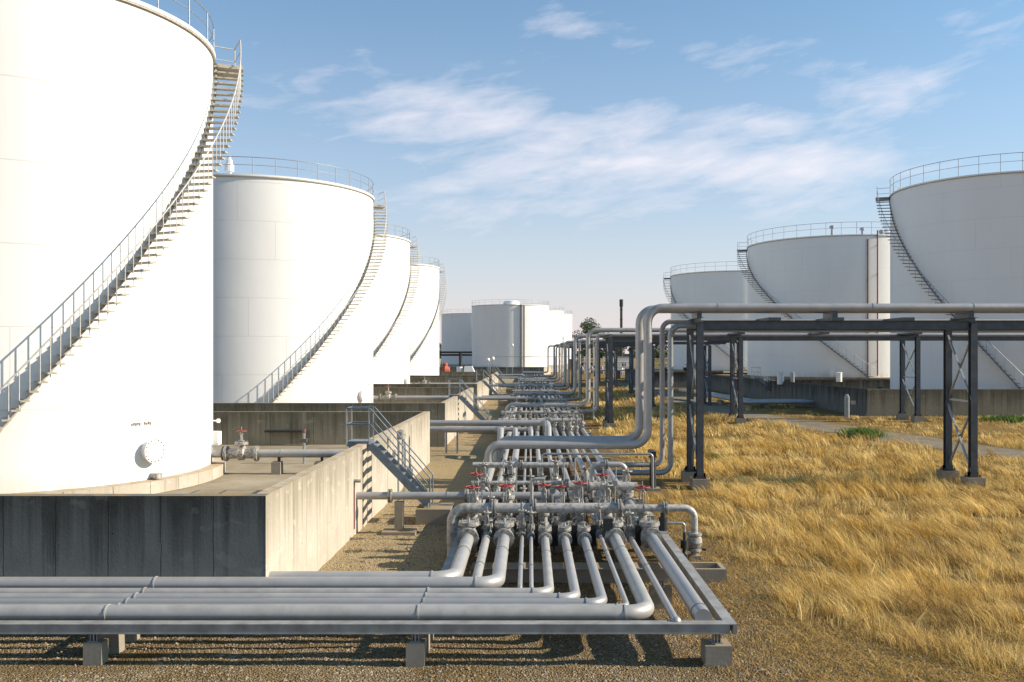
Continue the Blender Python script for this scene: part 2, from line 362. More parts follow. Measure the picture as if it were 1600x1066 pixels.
def fillet(pts, r, seg=6):
    pts = [Vector(p) for p in pts]; out = [pts[0]]
    for a, b, c in zip(pts[:-2], pts[1:-1], pts[2:]):
        u = (a-b).normalized(); w = (c-b).normalized()
        ang = u.angle(w)
        if ang > 3.1: out.append(b); continue
        d = min(r/math.tan(ang/2), (a-b).length*.49 if len(pts) > 3 else (a-b).length*.95, (c-b).length*.49 if len(pts) > 3 else (c-b).length*.95); rr = d*math.tan(ang/2)
        cen = b + (u+w).normalized()*(rr/math.sin(ang/2)); s0 = b+u*d-cen; s1 = b+w*d-cen; th = s0.angle(s1)
        for k in range(seg+1):
            t = k/seg; out.append(cen + (s0*math.sin((1-t)*th) + s1*math.sin(t*th))/math.sin(th))
    out.append(pts[-1]); return out
ORD = ['first','second','third','fourth','fifth','sixth','seventh','eighth','ninth','tenth','eleventh','twelfth','thirteenth','fourteenth']
def pipe(label, pts, r, bend=None, m='pipe', group=None, name='pipe', cat='pipe', rings=(), flanges=(), n=14, seg=6):
    """one pipe run; rings/flanges: points + axis"""
    loc = Vector(pts[0]); loc.z = 0
    b = MB(); b.tube(fillet(pts, bend or r*3, seg), r, n)
    o = b.build(name, M[m], None, loc); tag(o, label, cat, group)
    for p, ax in rings:
        MB().lathe(p, ax, [(-.014, r+.001), (-.014, r+.016), (.014, r+.016), (.014, r+.001)], 16).build('clamp', M[m], o)
    for p, ax in flanges:
        fl = MB()
        for s_ in (-1, 1): fl.lathe(p, ax, [(s_*.012, r*.9), (s_*.012, r*1.62+.02), (s_*.05, r*1.62+.02), (s_*.05, r*.9)], 18)
        P = Vector(p); A = Vector(ax).normalized(); x, y = frame_of(A)
        for k in range(8):
            a = k*math.pi/4+.3; q = P + (x*math.cos(a)+y*math.sin(a))*(r*1.38+.01); fl.cyl(q-A*.075, q+A*.075, .014, 6)
        fl.build('flange', M['valve'], o)
    return o

# ---------------------------------------------------------------- ground
def gz(x, y):
    t = np.clip((np.asarray(y, float)-44)/22, 0, 1)*np.clip((np.asarray(x, float)-8)/8, 0, 1)
    return .5*t*t*(3-2*t)
def hn(x, y):   # cheap smooth noise
    return (np.sin(x*.9+1.3*np.sin(y*.5))+np.sin(y*1.1+1.7*np.sin(x*.43+2))+np.sin(x*.37-y*.61+4))/3
def build_ground():
    xs = np.unique(np.concatenate([np.linspace(-2500,-60,9), np.linspace(-60,-6,14), np.arange(-6,20,.25), np.arange(20,60,2), np.linspace(60,2500,10)]))
    ys = np.unique(np.concatenate([np.linspace(-300,8,6), np.arange(8,36,.25), np.arange(36,140,2), np.linspace(140,3500,14)]))
    Xg, Yg = np.meshgrid(xs, ys); Z = gz(Xg, Yg)
    near = (np.abs(Xg) < 40)&(Yg < 60)
    Z = Z + np.where(near, .018*(hn(Xg*3, Yg*3)) + .012*hn(Xg*9+3, Yg*8), 0)
    V = np.stack([Xg, Yg, Z], -1).reshape(-1, 3); nx = len(xs); ny = len(ys)
    i = (np.arange(ny-1)[:, None]*nx+np.arange(nx-1)[None]).ravel()
    F = np.stack([i, i+1, i+1+nx, i+nx], -1)
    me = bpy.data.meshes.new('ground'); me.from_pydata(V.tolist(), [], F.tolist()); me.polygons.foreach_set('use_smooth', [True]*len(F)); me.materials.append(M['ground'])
    o = bpy.data.objects.new('ground', me); COL.objects.link(o); tag(o, kind='structure')
build_ground()
ROAD = [(15.5,150),(16.2,118),(16.6,100),(16.4,84),(16.9,72),(19.2,62.5),(22,55.5),(25.7,47.5),(31,40),(38,33),(50,25)]
def road_pts():
    P = np.array(ROAD, float); t = np.linspace(0, len(P)-1, 121); k = np.minimum(t.astype(int), len(P)-2); f = (t-k)[:, None]
    def g(i): return P[np.clip(i, 0, len(P)-1)]
    a, b, c, d = g(k-1), g(k), g(k+1), g(k+2)
    return .5*((2*b)+(-a+c)*f+(2*a-5*b+4*c-d)*f*f+(-a+3*b-3*c+d)*f**3)
RP = road_pts()
def build_road():
    d = np.gradient(RP, axis=0); d /= np.linalg.norm(d, axis=1)[:, None]; nrm = np.stack([-d[:,1], d[:,0]], -1)
    V = []; F = []; K = 7
    for i, (p, q) in enumerate(zip(RP, nrm)):
        for j in range(K):
            w = 1.9 + .25*math.sin(i*.7+j) if j in (0, K-1) else 1.9
            r = p + q*w*(j/(K-1)*2-1)
            V.append((r[0], r[1], float(gz(r[0], r[1]))+.022))
    for i in range(len(RP)-1):
        for j in range(K-1): a = i*K+j; F.append((a, a+1, a+K+1, a+K))
    me = bpy.data.meshes.new('gravel_road'); me.from_pydata(V, [], F); me.materials.append(M['road'])
    o = bpy.data.objects.new('road', me); COL.objects.link(o); tag(o, kind='structure')
build_road()

# ---------------------------------------------------------------- tanks
def tank(label, cx, cy, R, zb, zt, paint, group, stair=None, curb=None, manway=None, rail_h=1.1, nposts=40, trm='tread', rlm='rail', roofrail='galv', steps=True):
    t = thing('storage_tank', label, 'storage tank', (cx, cy, zb), group)
    seg = 128
    b = MB(); b.lathe((cx,cy,zb), (0,0,1), [(0,R),(zt-zb,R)], seg); b.build('shell', M[paint], t)
    b = MB()
    b.lathe((cx,cy,zt), (0,0,1), [(-.10,R+.003),(-.10,R+.10),(.02,R+.10),(.02,R-.05),(.05+R*.05,.5),(.06+R*.05,.001)], seg)
    b.build('roof', M[paint], t)
    b = MB(); b.lathe((cx,cy,zt), (0,0,1), [(-.16,R+.002),(-.16,R+.085),(-.105,R+.085),(-.105,R+.004)], seg); b.build('wind_girder', M['tread'], t)
    if curb:
        b = MB(); b.lathe((cx,cy,0), (0,0,1), [(curb[0],R+curb[1]),(zb-.004,R+curb[1]),(zb-.004,R-.1)], 96); b.build('ring_foundation', M['conc'], t)
    # roof edge railing
    gap = stair['a1'] if stair else None
    b = MB()
    ring = [R+.02, zt+.02]
    def rp(a, h): return (cx+ring[0]*math.cos(a), cy+ring[0]*math.sin(a), zt+h)
    n = 120
    b.tube([rp(2*math.pi*k/n, rail_h) for k in range(n+1)], .024, 6, False)
    b.tube([rp(2*math.pi*k/n, rail_h*.55) for k in range(n+1)], .018, 6, False)
    ro = b.build('roof_railing', M[roofrail], t)
    pm = None
    for k in range(nposts):
        a = 2*math.pi*(k+.35)/nposts; p = rp(a, 0)
        if pm is None:
            pm = MB().cyl(p, (p[0],p[1],zt+rail_h), .024, 6).build('post', M[roofrail], ro)
            me = pm.data; base = Vector(p)-parent_origin(ro)
            for v in me.vertices: v.co -= base
            pm.location = base
        else:
            o = pm.copy(); COL.objects.link(o); o.parent = ro; o.location = Vector(p)-parent_origin(ro)
    if stair:
        a0, a1, w = stair['a0'], stair['a1'], stair.get('w', .95)      # angle at bottom / top (deg)
        zs, ze = zb, zt-.12; nst = stair.get('n', 74)
        def hp(a, r, z): return (cx+r*math.cos(a), cy+r*math.sin(a), z)
        b = MB(); 
        pts = [(a0+(a1-a0)*k/60, zs+(ze-zs)*k/60) for k in range(61)]
        b.tube([hp(R_(a), R+.10, z-.12) for a, z in pts], .045, 5)
        so_ = b.build('staircase', M[trm], t)
        # landing
        s = 1 if a1 > a0 else -1
        da = math.degrees(1.15/R)*s
        b = MB()
        A, B = R_(a1), R_(a1+da)
        q = [hp(A,R+.01,0), hp(A,R+w+.12,0), hp(B,R+w+.12,0), hp(B,R+.01,0)]
        if s < 0: q = q[::-1]
        b.prism(q, ze-.16, ze+.02); b.build('landing', M[trm], so_)
        # treads
        proto = None
        for k in range(nst):
            f = (k+.5)/nst; a = R_(a0+(a1-a0)*f); z = zs+(ze-zs)*f
            if proto is None:
                pb = MB(); pb.box((.04, -.12, -.05), (w+.10, .12, 0)); 
                proto = pb.build('tread', M[trm], None); proto.parent = so_; o = proto
            else:
                o = proto.copy(); COL.objects.link(o); o.parent = so_
            o.location = Vector(hp(a, R, z))-parent_origin(so_); o.rotation_euler = (0,0,a)
        # outer handrail
        b = MB(); ra = 60; 
        b.tube([hp(R_(a0+(a1-a0)*k/ra), R+w, zs+(ze-zs)*k/ra+1.02) for k in range(ra+1)]+[hp(B,R+w,ze+1.05)], .026, 6)
        b.tube([hp(B,R+w,ze+1.05), hp(B,R+.05,ze+1.05)], .022, 6); b.tube([hp(B,R+w,ze), hp(B,R+w,ze+1.05)], .022, 6)
        b.tube([hp(A, R+w, ze+.55), hp(B,R+w,ze+.55)], .018, 6); b.tube([hp(B,R+w,ze+.55), hp(B,R+.05,ze+.55)], .018, 6)
        b.build('handrail', M[rlm], so_)
        pm = None; npo = stair.get('posts', 40)
        for k in range(npo):
            f = (k+.5)/npo; a = R_(a0+(a1-a0)*f); z = zs+(ze-zs)*f
            if pm is None:
                pm = MB().cyl((0,0,-.1), (0,0,1.02), .017, 5).build('post', M[rlm], None); pm.parent = so_; o = pm
            else: o = pm.copy(); COL.objects.link(o); o.parent = so_
            o.location = Vector(hp(a, R+w, z))-parent_origin(so_)
    for (ang, z, r) in (manway or []):
        a = R_(ang); d = Vector((math.cos(a), math.sin(a), 0)); p = Vector((cx,cy,z))+d*R
        b = MB(); b.lathe(p, d, [(-.1,r*.8),(.24,r*.8),(.24,r),(.29,r),(.295,.001)], 24); o = b.build('manway', M[paint], t)
        x, y = frame_of(d)
        for k in range(16):
            q = p+d*.30+(x*math.cos(k*math.pi/8)+y*math.sin(k*math.pi/8))*r*.88; MB().cyl(q-d*.03, q+d*.015, .022, 6).build('bolt', M['bolt'], o)
    return t
LG = 'large white tanks in the left row'; RG = 'large tanks in the right row'
t1 = tank('nearest and largest white storage tank at the left edge of the photo', -18.3, 31.95, 6.6, 1.3, 16.65, 'tank', LG, dict(a0=-76.5, a1=22, n=58, posts=50, w=1.0), (.9,.45), [(-26, 2.25, .40)], nposts=26)
tank('second white storage tank of the left row, with a mushroom vent on its roof', -19.4, 64.5, 8.0, 1.6, 16.7, 'tank', LG, dict(a0=-73, a1=21, n=58, posts=50), (1.2,.4), [(-17, 2.5, .42)], nposts=36)
tank('third white storage tank of the left row, between two tanks', -20.8, 95, 8.0, 1.6, 17.3, 'tank', LG, dict(a0=-70, a1=22, n=56, posts=36), (1.2,.4), [(-12, 2.5, .42)], nposts=34)
tank('last and smallest-looking white storage tank of the left row', -20.8, 126, 8.0, 1.6, 17.4, 'tank', LG, dict(a0=-70, a1=22, n=56, posts=36), (1.2,.4), nposts=34)
tR1 = tank('nearest grey-shaded storage tank cut off by the right edge of the photo', 41.55, 79.5, 8.9, 1.6, 19.85, 'tank_grey', RG, dict(a0=258, a1=162, n=56, posts=26, w=1.15), (1.0,.4), None, 1.45, 36, 'treadgrey', 'galv')
tR2 = tank('middle storage tank of the right row with rust-red downpipes', 37.4, 110, 10.4, 2.7, 18.6, 'tank_grey', RG, dict(a0=272, a1=163, n=56, posts=26, w=1.2), (1.2,.4), [(250, 3.2, .5)], 1.4, 40, 'treadgrey', 'galv')
tR3 = tank('farthest storage tank of the right row, partly hidden by its neighbour', 33.8, 150.7, 10.0, 2.7, 18.4, 'tank_grey', RG, dict(a0=272, a1=165, n=52, posts=24, w=1.2), (1.2,.4), None, 1.4, 36, 'treadgrey', 'galv')
CG = 'distant white tanks in the centre'
tank('big distant white tank in the centre, half in shade', -5, 230, 9.9, 2.0, 17.4, 'tank', CG, None, (0,.4), None, 1.2, 30)
tank('distant grey-shaded tank behind and left of the central one', -17.5, 278, 9.9, 2.0, 17.4, 'tank', CG, None, (0,.4), None, 1.2, 30)
tank('distant white tank just right of the central one', .0, 262, 9.9, 2.0, 17.6, 'tank', CG, None, (0,.4), None, 1.2, 30)
tank('farthest white tank, a sliver at the right of the distant cluster', 3.8, 292, 9.9, 2.0, 17.9, 'tank', CG, None, (0,.4), None, 1.2, 30)
def on_tank(t, fn): fn(t)
# extras on tanks (children of each tank)
def downpipe(t, cx, cy, R, ang, z0, z1, r, m='rust'):
    a = R_(ang); p = (cx+(R+.18)*math.cos(a), cy+(R+.18)*math.sin(a))
    b = MB(); b.tube([(p[0],p[1],z0),(p[0],p[1],z1)], r, 8)
    for k in range(5):
        z = z0+(z1-z0)*(k+.5)/5; b.cyl((p[0],p[1],z),(cx+R*math.cos(a),cy+R*math.sin(a),z), r*.6, 6)
    b.torus((p[0],p[1],z1), (0,0,1), r, r*.5); b.build('downpipe', M[m], t)
downpipe(tR2, 37.4,110,10.4, 270.5, 2.9, 18.0, .075); downpipe(tR2, 37.4,110,10.4, 276.5, 2.9, 19.0, .075)
for (dx, dy, h) in ((-2.6,-6.8,.9),(1.0,-6.5,.7),(3.4,-6.0,.5)):
    MB().lathe((37.4+dx,110+dy,18.9), (0,0,1), [(-.2,.14),(h,.14),(h,.30),(h+.22,.30),(h+.35,.05)], 12).build('roof_vent', M['galv'], tR2)
MB().lathe((37.4+4.2,110-5.6,18.9),(0,0,1),[(-.2,.9),(.5,.9),(.75,.6),(.8,.01)],18).build('roof_hatch', M['white'], tR2)
kids = [o for o in bpy.data.objects if o.name.startswith('storage_tank')]
tL2 = bpy.data.objects['storage_tank.001']; tC = bpy.data.objects['storage_tank.007']
MB().lathe((-19.7,58.7,16.8),(0,0,1),[(-.1,.16),(.5,.16),(.5,.30),(.95,.30),(1.0,.2),(1.25,.2),(1.3,.12),(1.5,.1),(1.52,.01)],14).build('roof_vent', M['white'], tL2)
MB().lathe((-4.6,224,18.0),(0,0,1),[(-.6,2.2),(.35,1.9),(.5,1.2),(.55,.01)],18).build('roof_hatch', M['white'], tC)
downpipe(tC, -5,230,9.9, 287, 2, 17.2, .30, 'frame'); downpipe(tC, -5,230,9.9, 291.5, 2, 17.2, .14, 'rail')
# small fittings on the nearest tank: stencilled mark, level box, seal box, drain stubs
def at1(ang, z, R=6.6): a = R_(ang); return Vector((-18.3+R*math.cos(a), 31.95+R*math.sin(a), z)), Vector((math.cos(a), math.sin(a), 0))
p, d = at1(16, 2.5, 6.7)
MB().box((p.x-.2,p.y-.2,1.95),(p.x+.16,p.y+.2,2.45)).build('gauge_box', M['white'], t1)
MB().lathe((p.x+.02,p.y,2.85),(1,-.3,0),[(-.15,.03),(.06,.03),(.06,.08),(.14,.08),(.16,.01)],12).build('level_gauge', M['white'], t1)
for ang in (-67,-24.5):
    p, d = at1(ang, 1.42); MB().beam(p-d*.1, p+d*.3, .24, .16).build('drain_stub', M['pipe_old'], t1)
b = MB()
for k in range(9):
    p, d = at1(-31.4+k*.62+(1.0 if k>4 else 0), 3.12+(k%2)*.02, 6.606); tg = Vector((-d.y,d.x,0))
    b.beam(p-tg*.022, p+tg*.022, .012, .10 if k%3 else .07)
b.build('stencil_mark', M['bolt'], t1)

# ---------------------------------------------------------------- containment dikes (left)
def dike(label, y0, y1, x0, x1, zt, zf, gap=None, mirror=False, left=-34, zb=-.3, group=None, mats=('conc','conc')):
    t = thing('containment_wall', label, 'concrete wall', (x0, y0, 0), group)
    w = .28
    MB().prism([(left,y0),(x0-.001,y0),(x0-.001,y0+w),(left,y0+w)], zb, zt).build('front_wall', M['conc_dark' if y0 < 20 else 'conc_mid'], t)  # sunless front gets a darker concrete than the sunlit side wall
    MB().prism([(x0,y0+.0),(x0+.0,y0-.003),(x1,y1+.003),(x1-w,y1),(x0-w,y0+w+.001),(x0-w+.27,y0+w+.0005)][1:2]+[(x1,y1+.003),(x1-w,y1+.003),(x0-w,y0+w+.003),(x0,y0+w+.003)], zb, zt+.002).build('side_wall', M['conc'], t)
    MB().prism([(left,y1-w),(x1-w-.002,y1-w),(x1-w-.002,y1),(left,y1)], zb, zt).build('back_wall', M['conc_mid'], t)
    f = MB().prism([(left,y0+w),(x0-w,y0+w+.004),(x1-w-.003,y1-w-.001),(left,y1-w-.001)], zb, zf).build('dike_floor', M['floor'])
    tag(f, kind='structure')
    return t
DG = 'concrete containment walls of the left tanks'
dk1 = dike('nearest stained concrete wall round the biggest tank', 18.08, 44.3, -5.33, -4.95, 2.52, .9, group=DG)
dk2 = dike('second concrete containment wall of the left row', 51.7, 75.0, -4.90, -4.72, 2.52, 1.2, group=DG)
dk3 = dike('third concrete containment wall of the left row', 84, 106.5, -4.95, -4.85, 2.52, 1.2, group=DG)
dk4 = dike('farthest concrete containment wall of the left row', 116, 139, -4.95, -4.9, 2.52, 1.2, group=DG)
MB().box((-5.30,27.75,.0),(-5.155,28.35,2.40)).build('hazard_stripe_panel', M['stripe'], dk1)

def cross_stair(label, yc, xw, zp=2.6, group='steel crossover stairs on the containment walls', wdt=.8):
    t = thing('crossover_stair', label, 'steel stair', (xw, yc, 0), group)
    y0, y1 = yc-wdt/2, yc+wdt/2; xa, xb = xw-.62, xw+.12; xe = xw+1.95; ze = .5
    MB().box((xa,y0,zp-.16),(xb,y1,zp)).build('platform', M['stairgrey'], t)
    for y in (y0, y1):
        MB().beam((xb,y,zp-.12),(xe,y,ze+.1),.05,.24).build('stringer', M['stairgrey'], t)
    n = 9
    for k in range(n):
        f = (k+.5)/n; x = xb+(xe-xb)*f; z = zp-(zp-ze)*f
        MB().box((x-.12,y0+.03,z-.06),(x+.12,y1-.03,z-.02)).build('tread', M['galv'], t)
    for y in (y0, y1):
        b = MB()
        for h, hh in ((1.05, .03), (.55, .0)):
            p = [(xa,y,zp+h),(xb,y,zp+h),(xe-.1,y,ze+.1+h)] + ([(xe+.08,y,ze+h-.1),(xe+.08,y,ze)] if h > 1 else [(xe-.02,y,ze+h),(xe-.02,y,ze)])
            b.tube(fillet(p, .15, 4), .022, 7)
        r = b.build('handrail', M['stairgrey'], t)
        for (x, z) in ((xa,zp),(xb-.03,zp),(xb+(xe-xb)*.5,zp-(zp-ze)*.5)):
            MB().cyl((x,y,z-.1),(x,y,z+1.05),.022,7).build('post', M['galv'], r)
    b = MB()
    for h in (1.05,.55): b.cyl((xa,y0,zp+h),(xa,y1,zp+h),.02,6)
    b.build('end_rail', M['stairgrey'], t)
    MB().beam((xa+.1,y0+.05,zp-.15),(xa+.1,y0+.05,.9),.06,.06,(0,1,0)).build('leg', M['stairgrey'], t)
    MB().box((xe-.35,y0-.25,-.1),(xe+.75,y1+.25,ze-.02)).build('base_slab', M['conc_post'], t)
    return t
cross_stair('nearest grey steel stair over the concrete wall beside the striped panel', 28.85, -5.20)
cross_stair('second grey steel stair up the side of the second concrete wall', 60.5, -4.82)
cross_stair('third grey steel stair, on the third concrete wall', 93, -4.9)
cross_stair('farthest grey steel stair, on the fourth concrete wall', 124, -4.92)

# ---------------------------------------------------------------- valves
def gate_valve(r, h, wr, wheel='red', small=False):
    """prototype at origin, pipe axis along Y"""
    t = thing('gate_valve', 'x', 'valve', (0,0,0))
    L_ = r*2.9+.1
    b = MB()
    b.lathe((0,0,0),(0,1,0),[(-L_,r*.9),(-L_,r*1.75),(-L_+.045,r*1.75),(-L_+.045,r*1.15),(-r*.9,r*1.12),(-r*.6,r*1.5),(r*.6,r*1.5),(r*.9,r*1.12),(L_-.045,r*1.15),(L_-.045,r*1.75),(L_,r*1.75),(L_,r*.9)],18)
    for s_ in (-1,1):
        b.lathe((0,s_*(L_+.028),0),(0,1,0),[(-.024,r*.9),(-.024,r*1.72),(.024,r*1.72),(.024,r*1.02),(.08,r*1.0)],18)
        for k in range(10):
            a = k*math.pi/5+.2; q = Vector((math.cos(a)*r*1.5, s_*L_, math.sin(a)*r*1.5)); b.cyl(q-Vector((0,.08,0)), q+Vector((0,.08,0)), .016, 6)
    b.build('body', M['valve'], t)
    b = MB(); zb = r*1.2
    b.lathe((0,0,0),(0,0,1),[(zb*.6,r*1.15),(zb+.16*h,r*.95),(zb+.16*h,r*1.55),(zb+.16*h+.045,r*1.55),(zb+.16*h+.05,r*1.55),(zb+.16*h+.09,r*1.5),(zb+.16*h+.09,r*.8),(zb+.32*h,r*.5),(zb+.32*h,r*.75),(zb+.36*h,r*.75),(zb+.36*h,.01)],16)
    for k in range(8):
        a = k*math.pi/4; q = Vector((math.cos(a)*r*1.38, math.sin(a)*r*1.38, zb+.16*h)); b.cyl(q-Vector((0,0,.04)), q+Vector((0,0,.13)), .016, 6)
    b.build('bonnet', M['valve'], t)
    b = MB(); z0 = zb+.34*h; z1 = h-.07
    for s_ in (-1,1): b.tube([(s_*r*.62,0,z0),(s_*r*.55,0,z1-.08),(s_*r*.15,0,z1)], .02, 6)
    b.cyl((0,0,z1-.04),(0,0,z1+.05), r*.3+.02, 10); b.build('yoke', M['valve'], t)
    MB().cyl((0,0,z0),(0,0,h+.16),.016,7).build('stem', M['galv'], t)
    b = MB(); b.torus((0,0,h),(0,0,1),wr,.021,22,6); b.cyl((0,0,h-.04),(0,0,h+.04),.045,8)
    for k in range(5):
        a = k*2*math.pi/5; b.cyl((0,0,h),(math.cos(a)*wr,math.sin(a)*wr,h-.01),.013,5)
    b.build('handwheel', M[wheel], t)
    return t
VB = gate_valve(.14, 1.07, .20); VM = gate_valve(.095, 1.08, .18); VO = gate_valve(.16, .80, .17); VS = gate_valve(.06, .62, .10, 'valve'); VD = gate_valve(.13, .95, .16, 'dark'); VG_ = gate_valve(.13, 1.0, .15, 'valve'); VH_ = gate_valve(.09, .85, .13, 'bolt')
for v_ in (VB, VM, VS, VD, VG_, VH_, VO): index_tree(v_)
USED = set()
def put_valve(proto, loc, rz, label, group):
    if proto.name not in USED: USED.add(proto.name); o = proto
    else: o = copy_tree(proto)
    o.location = loc; o.rotation_euler = (0,0,rz); tag(o, label, 'valve', group); q = 1+.07*math.sin(loc[0]*5.3+loc[1]*2.1); o.scale = (1, 1, q); return o

# ---------------------------------------------------------------- front rack: pipes that bend left
# name, X leg, radius, z centre, Y of horizontal run (None: ends near Y)
PZ = .78
legs = [ # X, r, z, Yturn
 (-1.55,.155,.77,18.38),(-1.10,.10,.74,None),(-.65,.145,.77,17.96),(-.20,.048,.74,None),(.03,.042,.74,None),
 (.38,.10,.73,17.44),(.88,.10,.73,17.06),(1.37,.10,.73,16.70),(1.78,.05,.78,16.34),(2.12,.145,.78,15.92),(2.55,.068,.72,None),(3.03,.15,.78,None)]
ends = {1:18.2, 3:17.8, 4:17.8, 10:15.66, 11:15.66}
size = lambda r: 'thick' if r > .12 else ('medium' if r > .08 else 'thin')
PG = 'silver pipes lying in the foreground rack'
for i, (x, r, z, yt) in enumerate(legs):
    lab = f'{ORD[i]} silver pipe from the left in the foreground rack, {size(r)}, ' + ('bending left at the front' if yt else 'running straight to its end')
    if yt:
        br = r*2.6+.04
        pts = [(-22, yt, z), (x, yt, z), (x, 46.0 if i not in (6,) else 45.2, z)]
        rg = [((-7.5, yt, z), (1,0,0))] + ([((-1.98, yt, z), (1,0,0))] if x > 0 else []) + [((x-br-.02, yt, z), (1,0,0)), ((x, 20.8, z), (0,1,0))]
    else:
        y0 = ends[i]; pts = [(x, y0, z), (x, 46, z)]; br = r*3
        if y0 > 17: pts = [(x, y0, .3)]+pts
        rg = [((x, y0+.35 if r > .12 else 19.6, z), (0,1,0))]
    p = pipe(lab, pts, r, br, ('pipe','pipe_b','pipe','pipe_c')[i % 4], PG, rings=rg, n=20, seg=10)
    if i == 10: MB().lathe((x,ends[i],z),(0,-1,0),[(0,r+.02),(.06,r+.02),(.10,r*.6),(.11,.001)],16).build('end_cap', M['pipe'], p)

# weathered horizontal frame of the rack
fr = thing('rack_frame', 'long light grey steel beam frame around the foreground pipes', 'steel frame', (0,15.5,0))
def hbeam(a, b, w=.20, h=.145, name='beam', m='frame', parent=fr):
    A = Vector(a); B = Vector(b); q = MB(); q.ibeam(A, B, w, h, .018); return q.build(name, M[m], parent)
MB().box((3.5,15.44,.556),(3.569,15.66,.712)).build('corner_plate', M['frame'], fr)
MB().box((-22,15.44,.713),(3.57,15.66,.729)).box((-22,15.45,.574),(3.45,15.468,.712)).box((-22,15.44,.556),(3.45,15.66,.573)).build('front_beam', M['frame'], fr)
MB().box((3.37,15.661,.713),(3.57,24.4,.729)).box((3.552,15.47,.574),(3.57,24.4,.712)).box((3.37,15.661,.556),(3.57,24.4,.573)).box((3.37,15.67,.574),(3.388,24.4,.712)).build('side_beam', M['frame'], fr)
MB().box((-1.95,18.9,.60),(-1.77,24.4,.62)).box((-1.87,18.9,.48),(-1.85,24.4,.60)).box((-1.95,18.9,.46),(-1.77,24.4,.48)).build('side_beam', M['frame'], fr)
# pedestals under the left-going pipes
def pedestal(x, y, label, w=.32, h=.40, top=.55, group='concrete pedestals under the foreground pipes', dz=.25):
    t = thing('pedestal', label, 'concrete pedestal', (x,y,0), group)
    MB().box((x-w/2,y-dz/2,-.15),(x+w/2,y+dz/2,h)).build('concrete_block', M['conc_post'], t)
    b = MB(); b.box((x-.10,y-.09,h),(x+.10,y+.09,h+.015)); b.box((x-.012,y-.08,h+.015),(x+.012,y+.08,top)); b.box((x-.06,y-.08,h+.015),(x-.048,y+.08,top)); b.box((x+.048,y-.08,h+.015),(x+.06,y+.08,top))
    b.build('steel_saddle', M['galv'], t); return t
for gi, xg in enumerate((-13.2, -7.55, -1.98)):
    place = ['out of frame at left', 'in the cascade at lower left', 'in the cascade at lower centre'][gi]
    for k, y in enumerate((15.58, 16.22, 16.86, 17.5, 18.2)):
        if gi == 0: continue
        pedestal(xg, y, f'{["nearest","second","third","fourth","farthest"][k]} concrete pedestal {place}', top=.555 if k == 0 else .615)
    if gi == 0: continue
    s = MB(); s.ibeam((xg,15.75,.595),(xg,18.7,.595),.12,.05,.01); q = s.build('saddle_beam', M['frame']); tag(q, f'short steel beam carrying the left-going pipes, {["outermost","left","centre"][gi]}', 'steel beam', 'saddle beams under the foreground pipes')
pedestal(3.25, 15.62, 'concrete pedestal under the right front corner of the rack', .46, .36, .555, dz=.42)
pedestal(2.78, 19.1, 'concrete pier under the right-hand pipes behind the front corner', .45, .42, .56, dz=.3)
# concrete trough crossing under the rack
tr = thing('drain_trough', 'long concrete trough crossing under the rack with open box end', 'concrete trough', (1.5,21.4,0))
b = MB(); b.box((-1.4,21.06,-.1),(3.9,21.8,.31)); b.build('trough_body', M['conc_post'], tr)
b = MB(); b.box((3.901,21.06,-.1),(4.62,21.16,.32)); b.box((3.901,21.70,-.1),(4.62,21.80,.32)); b.box((4.52,21.161,-.1),(4.62,21.699,.32)); b.box((3.901,21.161,-.1),(4.519,21.699,.08)); b.build('box_end', M['conc_post'], tr)
MB().box((-1.4,21.03,.312),(3.6,21.09,.34)).build('edge_angle', M['frame'], tr)
# sleepers under the rack further back
SG = 'low steel sleepers carrying the rack pipes'
for k, y in enumerate([24.5, 29.5, 35, 41, 47.5, 54, 62, 70, 79, 90, 101, 113, 126, 140, 156]):
    t = thing('pipe_sleeper', f'low cross sleeper under the pipe rack, {ORD[k] if k < 14 else "fifteenth"} counting back from the foreground', 'sleeper', (.8,y,0), SG)
    b = MB(); b.ibeam((-2.1,y,.52),(3.7,y,.52),.18,.18,.018); b.build('cross_beam', M['frame'], t)
    for x in (-1.6,.8,3.2): MB().box((x-.2,y-.2,-.1),(x+.2,y+.2,.428)).build('concrete_block', M['conc_post'], t)

